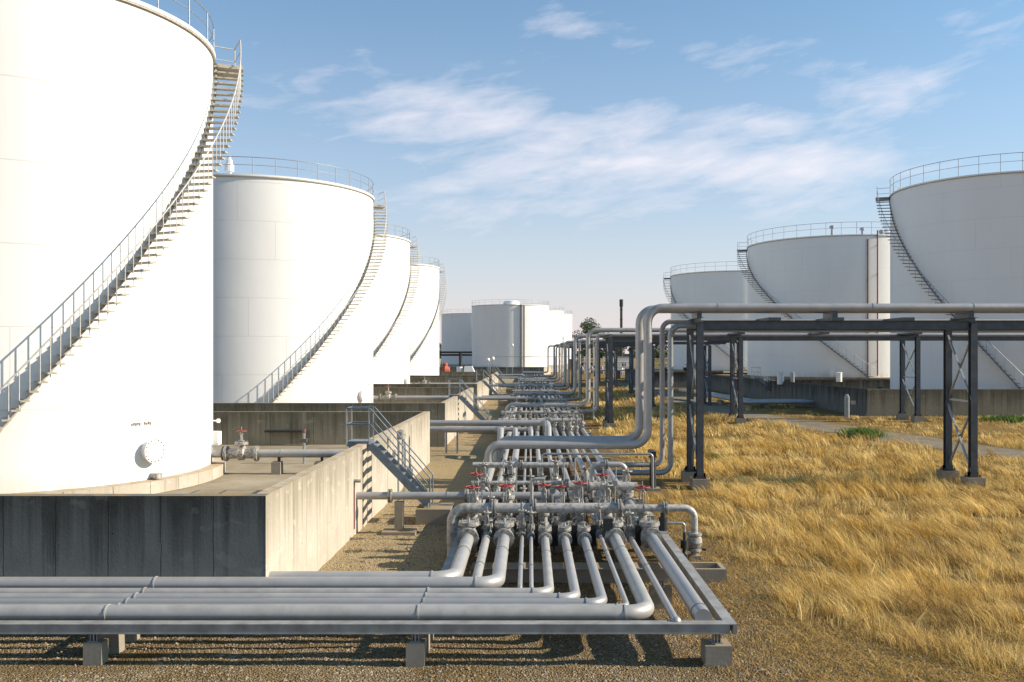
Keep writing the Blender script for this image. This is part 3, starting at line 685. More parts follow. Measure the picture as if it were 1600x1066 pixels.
# ---------------------------------------------------------------- nearest manifold
VG = 'gate valves of the nearest manifold, front row'
for k, i in enumerate([0,2,5,6,7,9,11]):
    x, r, z, _ = legs[i]
    put_valve(VG_ if i == 9 else (VB if r > .12 else VM), (x, 24.3+(0,.1,-.05,.12,0,.3,-.15)[k], z), (0,.35,-.2,.5,.15,0,-.3)[k], f'{ORD[k]} handwheel gate valve from the left just behind the nearest header pipe', VG)
def low_body(x, r, z, label):
    y = 22.72; t = thing('check_valve', label, 'valve', (x,y,z), 'low flanged valve bodies in front of the header')
    R2 = r*1.12; L_ = r*2.3+.06; b = MB()
    b.lathe((x,y,z),(0,1,0),[(-L_,r*.9),(-L_,r*1.8),(-L_+.05,r*1.8),(-L_+.05,r*1.1),(-r,R2),(-r*.5,r*1.45),(r*.5,r*1.45),(r,R2),(L_-.05,r*1.1),(L_-.05,r*1.75),(L_,r*1.75),(L_,r*.9)],18)
    b.build('body', M['valve'], t)
    fl = MB(); fl.lathe((x,y-L_-.03,z),(0,1,0),[(-.028,r*.9),(-.028,r*1.8),(.024,r*1.8),(.024,r)],18)
    for k in range(10):
        a = k*math.pi/5+.2; q = Vector((x+math.cos(a)*r*1.52, y-L_, z+math.sin(a)*r*1.52)); fl.cyl(q-Vector((0,.085,0)), q+Vector((0,.085,0)), .016, 6)
    fl.build('flange', M['valve'], t)
    c = MB(); c.lathe((x,y,z),(0,0,1),[(r*.8,r*1.1),(r*1.75,r*1.1),(r*1.75,r*1.75),(r*1.75+.045,r*1.75),(r*1.75+.05,r*1.7),(r*1.75+.095,r*1.7),(r*1.75+.1,.001)],16)
    for k in range(8):
        a = k*math.pi/4+.1; q = Vector((x+math.cos(a)*r*1.5, y+math.sin(a)*r*1.5, z+r*1.75)); c.cyl(q-Vector((0,0,.03)), q+Vector((0,0,.14)), .015, 6)
    c.cyl((x,y,z+r*1.75),(x,y,z+r*1.75+.2),.03,8)
    c.build('cover', M['valve'], t)
for k, i in enumerate([0,2,5,6,7,9,11]):
    x, r, z, _ = legs[i]; low_body(x, r, z, f'{ORD[k]} low bolted valve body from the left in front of the nearest header pipe')
for k, (x, w) in enumerate([(-1.33,.16),(.16,.2),(.62,.2),(1.12,.2),(1.62,.16),(2.78,.16)]):
    q = MB().box((x-w/2,23.0,.45),(x+w/2,23.06,.98)).box((x-.02,23.06,.3),(x+.02,23.1,.98)).build('gap_shade_plate', M['dark'], None, (x,23,.45)); tag(q, f'{ORD[k]} added gap-shade plate from the left between the low valve bodies', 'plate', 'added gap-shade plates between the low valve bodies')  # dark sheets added to stand for the shade in the gaps
VG2 = 'small valves of the nearest manifold'
for k, i in enumerate([1,3,4,8,10]):
    x, r, z, _ = legs[i]
    put_valve(VS, (x, 23.0+.1*(k%2), z), 0, f'{ORD[k]} small valve from the left, set between the big front-row valves', VG2)
VG3 = 'gate valves of the nearest manifold, rear rows'
for k, (i, y, pr) in enumerate([(0,25.9,VM),(2,29.3,VG_),(5,28.2,VH_),(7,26.0,VG_),(8,28.9,VH_),(9,26.0,VM),(10,30.0,VH_),(3,27.0,VS),(1,25.2,VS),(6,30.6,VG_),(4,29.6,VS),(11,27.9,VG_),(0,29.8,VG_),(5,25.3,VH_),(2,26.6,VD)]):
    x, r, z, _ = legs[i]
    put_valve(pr, (x, y, z), 0, f'valve behind the front row on the {ORD[i]} pipe from the left, {"far" if y > 28.5 else ("middle" if y > 26.2 else "near")} row', VG3)
F = lambda x, y, z: ((x, y, z), (1,0,0))
def header(label, y, z, x0, x1, r, drops=(), m='pipe_old', flanges=(), ends_=(None,None), group=None):
    pts = [(x0,y,z),(x1,y,z)]
    if ends_[0] is not None: pts = [(x0,y,ends_[0])]+pts
    if ends_[1] is not None: pts = pts+[(x1,y,ends_[1])]
    o = pipe(label, pts, r, r*2.6+.02, m, group, rings=[F((x0+x1)/2-.4,y,z)], flanges=[F(f,y,z) for f in flanges], n=16)
    for x, zz in drops:
        b = MB(); b.cyl((x,y,z),(x,y,zz),r*.72,12)
        b.lathe((x,y,(z+zz)/2),(0,0,1),[(-.05,r*.7),(-.05,r*1.25),(-.01,r*1.25),(-.01,r*.8),(.01,r*.8),(.01,r*1.25),(.05,r*1.25),(.05,r*.7)],14)
        b.build('branch', M[m], o)
    return o
HG = 'cross headers of the nearest manifold'
header('thick header pipe crossing behind the front handwheels, elbow down at left', 23.55, 1.33, -2.05, 2.45, .135, [(-1.1,.8),(-.2,.8),(1.78,.8)], flanges=(-.95,.12,2.35), ends_=(-.1,None), group=HG)
header('slimmer header at right that bends down into the bulb-shaped check valve', 23.55, 1.33, 2.5, 4.32, .095, [(2.75,.8)], ends_=(None,.62), group=HG, flanges=(3.55,))
ck = thing('check_valve', 'bulb-shaped check valve standing beside the open concrete box', 'valve', (4.32,23.55,0))
MB().lathe((4.32,23.55,.1),(0,0,1),[(-.15,.10),(.12,.10),(.12,.19),(.17,.19),(.17,.12),(.22,.17),(.34,.21),(.46,.19),(.52,.13),(.52,.20),(.58,.20),(.58,.09)],18).build('body', M['valve'], ck)
MB().cyl((4.32,23.55,.25),(4.62,23.5,.25),.03,8).build('drain_plug', M['dark'], ck)
MB().box((4.17,23.40,-.05),(4.47,23.70,.1)).build('base_block', M['conc_post'], ck)
header('pipe from the wall into the manifold just behind the red handwheels', 26.9, 1.12, -5.25, 1.1, .115, [(-1.55,.8),(-.65,.8),(.38,.8)], m='pipe', flanges=(-4.2,-1.9,.6), group=HG)
header('short weathered header at the middle right of the nearest manifold', 27.6, 1.30, 1.2, 3.3, .13, [(1.37,.8),(2.12,.8),(3.03,.8)], flanges=(1.8,2.6), group=HG)
header('rear left header with branches dropping to the pipes', 31.4, 1.48, -2.0, 1.35, .10, [(-1.55,.8),(-.65,.8),(.38,.8),(.88,.8)], flanges=(-.3,), group=HG)
header('weathered header low between the two rows of valves', 25.2, 1.02, -1.7, 2.9, .085, [(-.2,.76),(.88,.76),(2.55,.76)], flanges=(-.9,.6,2.3), group=HG)
header('thin pipe arching across under the big crossing pipe', 33.6, 1.62, .45, 4.6, .045, ends_=(.8,.3), m='galv', group=HG)
header('middle thin header with flanges behind the handwheels', 29.0, 1.2, -1.9, 3.2, .07, [(-1.1,.76),(1.78,.76),(2.55,.76)], flanges=(-1.4,1.2,2.2), group=HG)
pipe('pale bypass pipe that rises, crosses and drops at the manifold right', [(1.95,28.2,.8),(1.95,28.2,1.9),(3.0,28.2,1.9),(3.0,28.2,.9)], .085, .2, 'pipe', flanges=[((2.4,28.2,1.9),(1,0,0)),((1.95,28.2,1.35),(0,0,1))], n=14)
pipe('slim pale riser with a cap in the middle of the nearest manifold', [(.05,26.0,.78),(.05,26.0,1.75),(.45,26.0,1.75)], .05, .12, 'pipe', n=12)
o = MB().box((1.83,22.28,.98),(2.06,22.34,1.28)).cyl((1.95,22.36,.75),(1.95,22.36,1.28),.02,6).build('sign_plate', M['dark'], None, (1.95,22.3,.75)); tag(o, 'small blank black plate among the front-row valves', 'plate')
# instrument loop on the right side of the rack
il = thing('drain_valve_loop', 'small dark valve loop hanging beside the right rack beam', 'valve loop', (3.6,23.4,0))
MB().tube(fillet([(3.1,23.2,1.0),(4.0,23.2,1.0),(4.0,23.2,.25)],.08,5),.035,8).build('loop_pipe', M['galv'], il)
MB().lathe((4.0,23.2,.05),(0,0,1),[(0,.02),(.03,.09),(.16,.10),(.22,.05),(.3,.05),(.3,.1),(.5,.1),(.5,.04),(.72,.04)],12).build('dark_valve', M['dark'], il)
MB().lathe((3.45,23.2,1.02),(0,0,1),[(-.2,.1),(-.2,.12),(.12,.12),(.12,.07),(.25,.07),(.27,.02)],12).build('regulator', M['dark'], il)
o = MB().box((2.6,24.05,1.0),(3.35,24.6,1.03)).box((2.62,24.07,.6),(2.66,24.11,1.0)).box((3.29,24.07,.6),(3.33,24.11,1.0)).box((2.62,24.54,.6),(2.66,24.58,1.0)).box((3.29,24.54,.6),(3.33,24.58,1.0)).build('work_platform', M['frame'], None, (3,24.3,0)); tag(o, 'small flat steel platform behind the right front valve', 'platform')
# vertical instrument fittings (slim) sprinkled on the manifold, each its own thing
for k, (x, y, h) in enumerate([(-1.3,24.4,1.7),(-.42,27.8,1.9),(.62,24.6,1.55),(1.12,29.6,1.8),(2.34,24.7,1.75),(2.8,29.2,1.8),(-.9,30.4,2.0),(1.6,31.8,1.7)]):
    t = thing('pressure_gauge', f'{ORD[k]} small round gauge on a thin stem, counting from the foreground', 'gauge', (x,y,.7), 'gauges on the nearest manifold')
    MB().cyl((x,y,.7),(x,y,h),.022,7).build('stem', M['galv'], t)
    MB().lathe((x,y+.03,h+.06),(0,-1,0),[(0,.001),(0,.08),(.05,.08),(.05,.001)],14).build('dial', M['frame'], t)
# stand pipes beside the stair and small valve at the wall
t = thing('wall_pipe_stand', 'concrete post carrying the wall pipe beside the steel stair', 'pipe support', (-3.9,26.9,0))
MB().box((-4.05,26.78,0),(-3.8,27.02,.95)).build('post', M['conc_post'], t); MB().box((-4.4,26.5,-.05),(-3.4,27.3,.10)).build('footing', M['conc_post'], t)
t = thing('hose_bibb', 'slim pipe with a small tap against the lit concrete wall', 'tap', (-5.0,25.9,0))
MB().cyl((-5.2,26.5,.2),(-5.2,26.5,1.65),.03,7).build('pipe', M['rust'], t); MB().cyl((-5.3,26.5,1.62),(-5.0,26.5,1.62),.05,8).build('tap', M['valve'], t)
t = thing('pipe_riser_stand', 'thin twin pipes rising against the concrete wall behind the stair', 'pipe', (-4.6,32.3,0))
for dx in (0,.22): MB().cyl((-4.75+dx,32.3,0),(-4.75+dx,32.3,2.4),.03,7).build('pipe', M['galv'], t)
MB().lathe((-4.64,32.3,2.3),(0,0,1),[(0,.16),(.28,.16),(.34,.05)],12).build('head', M['valve'], t)

# dike-crossing pipes and tank outlet pipes
def outlet(label, y, z, x0, x1, group='tank outlet pipes inside the containment walls', r=.15, zf=.9, vx=.9):
    o = pipe(label, [(x0-.6,y,z),(x1,y,z)], r, None, 'pipe', group, rings=[((x0+2.5,y,z),(1,0,0))], flanges=[((x0+.35,y,z),(1,0,0)),((x0+vx-.55,y,z),(1,0,0)),((x0+vx+.65,y,z),(1,0,0))], n=18)
    return o
outlet('grey pipe from the nearest tank to the stair platform', 33.4, 1.66, -11.75, -5.0)
put_valve(VO, (-10.75,33.4,1.66), R_(90), 'gate valve on the outlet pipe beside the nearest tank', 'outlet valves beside the left tanks')
for k, x in enumerate((-9.35,-7.75)):
    t = thing('pipe_support', f'{["left","right"][k]} concrete stand under the outlet pipe of the nearest tank', 'pipe support', (x,33.3,.9), 'stands under the outlet pipe of the nearest tank')
    MB().box((x-.24,33.2,.88),(x+.10,33.6,1.36)).build('concrete_block', M['conc_post'], t); MB().box((x-.03,33.3,1.36),(x+.03,33.5,1.52)).build('steel_saddle', M['dark'], t)
t = thing('tap_stand', 'small red-handled tap standing behind the outlet pipe in the dike', 'tap', (-9.2,36.5,.9))
MB().cyl((-9.2,36.5,.9),(-9.2,36.5,2.25),.06,8).build('stem', M['galv'], t); MB().box((-9.38,36.42,1.78),(-9.08,36.58,1.92)).build('body', M['bolt'], t); MB().cyl((-9.2,36.5,2.15),(-9.2,36.5,2.3),.08,8).build('handle', M['rust'], t)
t = thing('drain_bench', 'low steel shelf against the rear dike wall', 'shelf', (-12.2,43.2,.9))
MB().box((-12.9,43.5,1.55),(-10.9,43.95,1.64)).build('top', M['dark'], t); MB().box((-11.0,43.5,.9),(-10.92,43.9,1.55)).build('leg', M['dark'], t)
outlet('outlet pipe of the second tank seen over its wall', 66.5, 2.1, -11.5, -4.7)
put_valve(VO, (-10.5,66.5,2.1), R_(90), 'gate valve on the outlet pipe of the second tank', 'outlet valves beside the left tanks')
outlet('outlet pipe of the third tank seen over its wall', 97, 2.05, -12.9, -4.8)
put_valve(VO, (-11.4,97,2.05), R_(90), 'gate valve on the outlet pipe of the third tank', 'outlet valves beside the left tanks')
t = thing('standpipe', 'thin white standpipe at the foot of the second tank', 'pipe', (-11.2,64.0,1.2)); MB().tube(fillet([(-11.2,63.5,1.2),(-11.2,63.5,3.2),(-11.6,63.5,3.25)],.15,4),.06,8).build('pipe', M['white'], t)
pipe('upper of the two thick pipes running from between the dikes to the rack', [(-18,49.3,1.55),(.95,49.3,1.55),(.95,46.4,1.55),(.95,45.6,.85)], .165, .4, 'pipe', 'twin pipes from between the dikes', n=18)
pipe('lower of the two thick pipes running from between the dikes to the rack', [(-18,47.0,1.40),(-1.5,47.0,1.40),(-1.5,45.9,1.40),(-1.5,45.2,.85)], .165, .4, 'pipe', 'twin pipes from between the dikes', n=18)
for k, x in enumerate((-.75,.05)):
    pipe(f'{["left","right"][k]} short elbow branch dropping from the twin pipes onto the rack', [(x-.9,47.0,1.4),(x,47.0,1.4),(x,45.9,1.4),(x,45.2,.85)], .12, .3, 'pipe', 'elbow branches of the twin pipes', n=14)
for k, x in enumerate((-4.5,-3.9)): 
    b = MB().beam((x,48.2,.0),(x,48.2,1.2),.1,.1,(0,1,0)); q = b.build('pipe_prop', M['galv'], None, (x,48.2,0)); tag(q, f'{["left","right"][k]} thin steel prop under the twin pipes at the wall end', 'prop', 'props under the twin pipes')

# ---------------------------------------------------------------- overhead crossing lines
def riser_unit(k, y, xr, zl, zt, xend, xl=-1.65, r=.17, second=True, bents=(), twin=False):
    pos = ['nearest','second','third','fourth','fifth','sixth','farthest'][k]
    g = 'pipes that climb from the rack to the overhead bridges'
    br = .62 if k < 3 else .5
    rings = [((xr,y,zl+1.9),(0,0,1)),((xr,y,zt-1.2),(0,0,1)),((xr-1.9,y,zl),(1,0,0)),((xr+2.8,y,zt),(1,0,0)),((xr+9,y,zt),(1,0,0))]
    if xend > 20: rings.append(((17.75,y,zt),(1,0,0)))
    pipe(f'{pos} thick silver pipe climbing from the rack and crossing overhead', [(xl,y,.75),(xl,y,zl),(xr,y,zl),(xr,y,zt),(xend,y,zt)], r, br, 'pipe', g, rings=rings if k < 3 else rings[:2], n=20 if k < 2 else 12, seg=10)
    if twin:
        pipe(f'twin silver pipe just behind the {pos} climbing pipe', [(xl+.3,y+1.2,.75),(xl+.3,y+1.2,zl+.08),(xr-.18,y+1.2,zl+.08),(xr-.18,y+1.2,zt),(xend,y+1.2,zt)], r, br, 'pipe', g, rings=rings[:0], n=20, seg=10)
riser_unit(0, 35.9, 4.72, 1.73, 7.22, 30, twin=True)
riser_unit(1, 65.4, 4.25, 1.62, 7.08, 46)
riser_unit(2, 84.3, 4.25, 1.60, 7.0, 19.8)
riser_unit(3, 110, 4.3, 1.45, 6.8, 14)
riser_unit(4, 130, 4.3, 1.4, 6.8, 14)
riser_unit(5, 155, 4.2, 1.4, 6.8, 13)
riser_unit(6, 187, 3.8, 1.4, 6.9, 13)
g = 'slimmer pipes that climb to the overhead bridges'
pipe('left slim grey pipe climbing beside the twin pipes to the bridge', [(2.6,37.4,.74),(5.52,37.4,.74),(5.52,37.4,6.72),(30,37.4,6.72)], .105, .38, 'pipe', g, rings=[((5.52,37.4,4.8),(0,0,1))], n=16, seg=8)
pipe('right slim dark grey pipe climbing nearest the steel post', [(2.6,36.6,.52),(5.74,36.6,.52),(5.74,36.6,6.52),(30,36.6,6.52)], .115, .42, 'galv', g, rings=[((5.74,36.6,1.6),(0,0,1)),((5.74,36.6,4.2),(0,0,1))], n=16, seg=8)
for k, (y, x, zl, zt) in enumerate([(66.6,5.0,1.1,6.75),(85.5,4.75,1.0,6.6),(111,4.8,1.0,6.5),(131,4.7,1.0,6.5),(156,4.6,1.0,6.5)]):
    pipe(f'slim pipe climbing beside the {["second","third","fourth","fifth","sixth"][k]} overhead crossing', [(2.9,y,zl),(x,y,zl),(x,y,zt),(46 if k == 0 else 13,y,zt)], .13, .38, 'pipe', g, n=12)
for k, (y, x) in enumerate([(65.0,4.62),(84,5.3),(109.5,5.4),(129.5,5.3)]):
    pipe(f'thin drain pipe hanging from the {["second","third","fourth","fifth"][k]} overhead crossing', [(x,y,.6),(x,y,6.3)], .05, None, 'rail', 'thin drain pipes at the overhead crossings', n=8)
t = thing('riser_post', 'dark steel post propping the elbow of the nearest climbing pipe', 'post', (4.83,35.2,0))
MB().lathe((4.83,35.2,0),(0,0,1),[(0,.13),(1.05,.13),(1.05,.10),(1.3,.10),(1.3,.17),(1.36,.17),(1.36,.0)],12).box((4.73,35.0,1.36),(4.93,35.9,1.55)).build('post', M['dark'], t); MB().box((4.55,34.95,-.05),(5.1,35.45,.12)).build('base', M['conc_post'], t)

def bent(parent, x, y0, y1, ztop, zg, w=.26, brace=2, m='steel'):
    for y in (y0, y1):
        MB().ibeam((x,y,zg+.35),(x,y,ztop),w,w,.022,(0,1,0)).build('post', M[m], parent)
        MB().box((x-.34,y-.34,zg-.3),(x+.34,y+.34,zg+.42)).build('footing', M['conc_post'], parent)
        bp = MB().box((x-.24,y-.24,zg+.421),(x+.24,y+.24,zg+.45))
        for sx in (-1,1):
            for sy in (-1,1): bp.cyl((x+sx*.19,y+sy*.19,zg+.45),(x+sx*.19,y+sy*.19,zg+.53),.028,6); bp.prism([(x+sx*.13,y-.01),(x+sx*.22,y-.01),(x+sx*.22,y+.01),(x+sx*.13,y+.01)] if sx > 0 else [(x-.22,y-.01),(x-.13,y-.01),(x-.13,y+.01),(x-.22,y+.01)], zg+.45, zg+.62)
        bp.build('base_plate', M['dark'], parent)
    h = (ztop-zg-.8)/brace
    for k in range(brace):
        z = zg+.6+k*h
        for (a, b_) in (((x-.04,y0,z),(x-.04,y1,z+h-.15)), ((x+.04,y1,z),(x+.04,y0,z+h-.15))): MB().beam(a, b_, .07, .07, (1,0,0)).build('brace', M['galv'], parent)
        if k: MB().beam((x,y0+.14,z-.07),(x,y1-.14,z-.07),.07,.08).build('strut', M['galv'], parent)
    MB().ibeam((x,y0-.18,ztop+.10),(x,y1+.18,ztop+.10),.22,.2,.02).build('cross_beam', M[m], parent)
b1 = thing('pipe_bridge', 'nearest tall steel bridge carrying overhead pipes across the grass', 'pipe bridge', (6.8,36.7,0), 'steel bridges under the overhead pipes')
zt = 6.62
for x in (6.77,17.65,28.5): bent(b1, x, 35.7, 37.85, zt, 0 if x < 15 else (.05 if x < 20 else .1))
for y in (35.7,37.85):
    for x0, x1 in ((6.91,17.5),(17.8,28.35)): MB().ibeam((x0,y,zt-.10),(x1,y,zt-.10),.24,.34,.02).build('main_beam', M['steel'], b1)
for x in (9.7,12.2,15.0,23): MB().box((x-.25,35.5,zt+.072),(x+.25,38.0,zt+.20)).build('bearing', M['steel'], b1)
for x in (6.77,12.2,17.65): MB().box((x-.10,35.8,zt+.202),(x+.10,37.0,zt+.42)).build('saddle', M['steel'], b1)
b2 = thing('pipe_bridge', 'second steel bridge carrying overhead pipes in front of the right tanks', 'pipe bridge', (5.8,66,0), 'steel bridges under the overhead pipes')
zt = 6.55
for x, z in ((5.75,0),(15.0,.35),(27.6,.5),(40,.5)): bent(b2, x, 63.8, 66.4, zt, z, .30, 2)
for y in (63.8,66.4):
    for x0, x1 in ((5.9,14.85),(15.15,27.45),(27.75,39.85)): MB().ibeam((x0,y,zt-.1),(x1,y,zt-.1),.22,.26,.02).build('main_beam', M['steel'], b2)
for x in (10,15,21,27.6): MB().box((x-.3,63.7,zt+.2),(x+.3,66.6,zt+.32)).build('bearing', M['steel'], b2)
for q, (yy, pos, xs) in enumerate([(84.9,'third',(6.2,11.5,16.8)),(110.5,'fourth',(6.2,12.5)),(130.5,'fifth',(6.2,12.5)),(155.5,'sixth',(6,12))]):
    b3 = thing('pipe_bridge', f'{pos} steel bridge of the overhead pipes, counting back', 'pipe bridge', (6,yy,0), 'steel bridges under the overhead pipes')
    for x in xs: bent(b3, x, yy-1.2, yy+1.2, 6.1, 0, .26, 2)
    for y in (yy-1.2, yy+1.2): MB().ibeam((xs[0],y,6.35),(xs[-1]+1.5,y,6.35),.22,.24,.02).build('main_beam', M['steel'], b3)
pipe('pinkish pipe dropping from the end of the third overhead crossing', [(17,85.8,6.5),(19.9,85.8,6.5),(19.9,85.8,.6)], .11, .3, 'rust', n=10)

# ---------------------------------------------------------------- rack beyond the nearest manifold
PG2 = 'pipes of the rack behind the first crossing pipes'
back = [(-1.62,.12),(-1.2,.14),(-.72,.12),(-.3,.06),(.02,.07),(.42,.11),(.95,.15),(1.5,.15),(1.95,.10),(2.35,.14),(2.75,.08),(3.2,.12)]
for i, (x, r) in enumerate(back):
    pipe(f'{ORD[i]} silver pipe from the left in the far part of the rack', [(x,46.9 if i not in (0,) else 47.4,.74),(x,190,.74)], r, None, ('pipe','pipe_b','pipe_c','pipe','pipe_old')[i % 5], PG2, n=12, rings=[((x,y,.74),(0,1,0)) for y in (50.5,72,95)])
pos = ['second','third','fourth','fifth','sixth']
for m_, (y0, rows) in enumerate([(52.5,(0,2.6,5.4,8.6)),(76.5,(0,3.5,7)),(95,(0,4,8)),(118,(0,5)),(140,(0,6))]):
    for rr, dy in enumerate(rows):
        for i, (x, r) in enumerate(back):
            if (i+rr+m_) % (2 if m_ > 0 else 4) == (1 if m_ else 3) : continue
            pr = VD if (i+rr) % 3 == 0 else (VH_ if r < .13 else VG_)
            if r < .07: pr = VS
            o = put_valve(pr, (x, y0+dy+.35*((i*7+rr) % 3), .74), 0, f'valve on the {ORD[i]} pipe from the left, {ORD[rr]} row of the {pos[m_]} manifold', f'valves of the {pos[m_]} manifold')
    for rr, (dy, z) in enumerate([(1.5,1.35),(4.6,1.15)] + ([(7.2,1.45)] if m_ == 0 else [])):
        header(f'{["nearer","farther","farthest"][rr]} cross header over the {pos[m_]} manifold', y0+dy, z, -1.9, 3.3 if rr else 2.6, .11, [(-1.2,.8),(.42,.8),(1.5,.8),(2.35,.8)], flanges=(-.6,1.2), group='cross headers of the far manifolds')
# pipes from the other dikes to the rack
g = 'pipes crossing from the far dikes to the rack'
for k, (y, z, x1) in enumerate([(57.5,1.0,-1.6),(77.5,1.5,1.0),(80.0,1.35,-1.0),(89,1.1,-1.4),(108.5,1.5,.9),(111.5,1.4,-1.2),(127,1.1,-1.3),(143,1.5,.8),(150,1.4,-1.2),(165,1.4,-1.2)]):
    pipe(f'{ORD[k]} pipe crossing from the far dikes onto the rack, counting back', [(-16 if z > 1.2 else -4.8,y,z),(x1,y,z),(x1,y,.8)], .15 if z > 1.2 else .10, .35, 'pipe', g, n=12)

# ---------------------------------------------------------------- right-hand dikes and equipment
DG2 = 'concrete containment walls of the right tanks'
t = thing('containment_wall', 'long dark concrete wall in front of the nearest right tank', 'concrete wall', (26.2,69.6,0), DG2)
MB().prism([(26.2,69.6),(70,69.6),(70,69.9),(26.2,69.9)], .1, 2.6).build('front_wall', M['conc_mid'], t)
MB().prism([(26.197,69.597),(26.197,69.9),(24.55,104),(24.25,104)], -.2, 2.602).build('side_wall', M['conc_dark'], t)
f = MB().prism([(26.3,69.95),(70,69.95),(70,95),(25.1,95)], 0, 1.0).build('dike_floor', M['floor']); tag(f, kind='structure')
t = thing('containment_wall', 'raised concrete plinth with rusty edge under the middle right tank', 'concrete wall', (24.6,98.6,0), DG2)
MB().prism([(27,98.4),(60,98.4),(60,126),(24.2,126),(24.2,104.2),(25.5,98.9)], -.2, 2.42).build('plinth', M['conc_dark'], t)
MB().prism([(26.9,98.3),(60,98.3),(60,98.6),(27,98.6)], 2.421, 2.62).build('edge_beam', M['edge'], t)
MB().prism([(24.05,104.2),(24.35,104.2),(24.35,126),(24.05,126)], 2.421, 2.62).build('edge_beam', M['edge'], t)
t = thing('containment_wall', 'far concrete plinth under the farthest right tank', 'concrete wall', (18,128,0), DG2)
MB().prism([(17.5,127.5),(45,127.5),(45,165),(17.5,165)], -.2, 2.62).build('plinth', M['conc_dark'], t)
MB().prism([(17.4,127.4),(27.5,127.4),(27.5,127.7),(17.4,127.7)], 2.621, 2.85).build('edge_beam', M['edge'], t)
t = thing('bollard_post', 'single grey standpipe in front of the long dark concrete wall', 'standpipe', (24.3,69.0,.4)); 
MB().lathe((24.2,68.4,.45),(0,0,1),[(0,.20),(1.65,.20),(1.65,.13),(1.8,.11),(1.82,.0)],14).build('pipe', M['galv'], t); MB().box((24.5,68.3,1.5),(24.85,68.5,1.75)).build('label_plate', M['frame'], t)
# low blue-grey pipe bench and small stair by the right dike
g = 'low pipes bending towards the right dike wall'
for k in range(4):
    dx = k*.42
    pipe(f'{ORD[k]} low blue-grey pipe from the front bending to the right dike', [(16.2+dx*.7,97-dx*.8,1.45),(19.2+dx,79.5+dx*2.2,1.05),(25.3,80.0+dx*1.9,1.05)], .15, .6, 'pipe', g, n=10)
t = thing('pipe_trestle', 'low steel trestle under the blue-grey pipes by the right dike', 'trestle', (20,80,0))
for (x,y) in ((19.6,80.2),(21.2,80.4),(18.4,86)): MB().box((x-.12,y-.5,.0),(x+.12,y+1.6,.88)).build('leg', M['conc_post'], t)
s2 = cross_stair('dark steel stair against the right-hand dike wall', 93, 24.9-1.2, 2.9, None); s2.scale = (1,1,1)
for k, (x, y, r, h) in enumerate([(24.9,89,.33,1.1),(28.6,97.6,.22,1.6),(33.6,97.4,.32,.9)]):
    t = thing('vent_drum', f'{["left","middle","right"][k]} small pale upright drum by the right dike edge', 'drum', (x,y,2.4), 'pale drums on the right dike edge')
    MB().lathe((x,y,2.3 if k != 1 else 1.6),(0,0,1),[(0,r),(h,r),(h,r*1.08),(h+.1,r*1.08),(h+.16,.01)],14).build('drum', M['white' if k != 1 else 'galv'], t)
pipe('rusty low pipe run behind the long right wall', [(26.6,73,1.9),(33,73.5,1.9),(33.5,76,1.9)], .12, .4, 'rail', n=8)
for k,(x,y) in enumerate([(29.0,74.2),(22.5,128.5),(19.5,128.5)]):
    t = thing('gate_valve', f'dark {["near","middle","far"][k]} valve on the plinth edge of the right row', 'valve', (x,y,2.0), 'dark valves of the right row')
    z = 1.9 if k == 0 else 3.1
    MB().lathe((x-.5,y,z),(1,0,0),[(0,.15),(0,.32),(.06,.32),(.06,.18),(.4,.3),(.6,.3),(.94,.18),(.94,.32),(1,.32),(1,.15)],12).build('body', M['dark'], t)
    MB().cyl((x,y,z),(x,y,z+.7),.05,7).torus((x,y,z+.65),(0,0,1),.25,.03,14,5).build('handwheel', M['dark'], t)

# ---------------------------------------------------------------- far background
def far_post(x, y, h, label, globe=False):
    t = thing('lamp_post', label, 'lamp post', (x,y,0), 'thin lamp posts beyond the left dikes')
    MB().cyl((x,y,0),(x,y,h),.06,6).build('pole', M['galv'], t)
    MB().lathe((x,y,h),(0,0,1),[(0,.05),(.05,.25),(.3,.32),(.55,.22),(.62,.01)],12).build('globe', M['white'], t)
far_post(-7.0,150,4.0,'left lamp post with white globe beyond the far dike'); far_post(-6.3,152,4.2,'right lamp post with white globe beyond the far dike'); far_post(-3.9,200,6.9,'taller lamp post in front of the distant central tank')
t = thing('pipe_bridge', 'distant dark double pipe bridge left of the central tanks', 'pipe bridge', (-22,200,0))
for z in (5.0,5.6): MB().cyl((-30,200,z),(-12.9,200,z),.22,8).build('pipe', M['dark'], t)
for x in (-27,-15.5): MB().cyl((x,200,0),(x,200,5.5),.35,8).build('post', M['dark'], t)
t = thing('foam_unit', 'bright orange pump unit beside the last left tank', 'pump', (-15.2,160,0)); MB().lathe((-15.3,162,2.3),(1,0,0),[(-.8,.01),(-.8,.5),(0,.95),(.8,.6),(.85,.01)],12).box((-16.0,161.6,.2),(-14.7,162.4,2.0)).build('body', M['orange'], t); MB().lathe((-15.3,162,2.4),(0,0,1),[(.6,.45),(1.1,.45),(1.25,.3),(1.27,.01)],10).build('motor', M['orange'], t)
t = thing('white_pump_house', 'small white tapered hood left of centre beyond the dikes', 'hood', (-12,158,0)); MB().tube([(-12.4,158,1.2),(-12.4,158,3.0)],.55,12).build('drum', M['white'], t)
b = MB(); b.v += [Vector(p) for p in [(-11.7,157,1.0),(-9.2,157,1.0),(-9.2,159.4,1.0),(-11.7,159.4,1.0),(-11.5,157.3,3.1),(-10.2,157.3,3.1),(-10.2,159,3.1),(-11.5,159,3.1)]]
for q in ((0,3,2,1),(4,5,6,7),(0,1,5,4),(1,2,6,5),(2,3,7,6),(3,0,4,7)): b.f.append(list(q)); b.s.append(False)
b.build('hood', M['white'], t)
t = thing('containment_wall', 'low dark wall crossing in front of the distant central tanks', 'concrete wall', (0,205,0)); MB().box((-30,205,-.1),(3.2,205.5,2.2)).build('wall', M['conc_dark'], t)
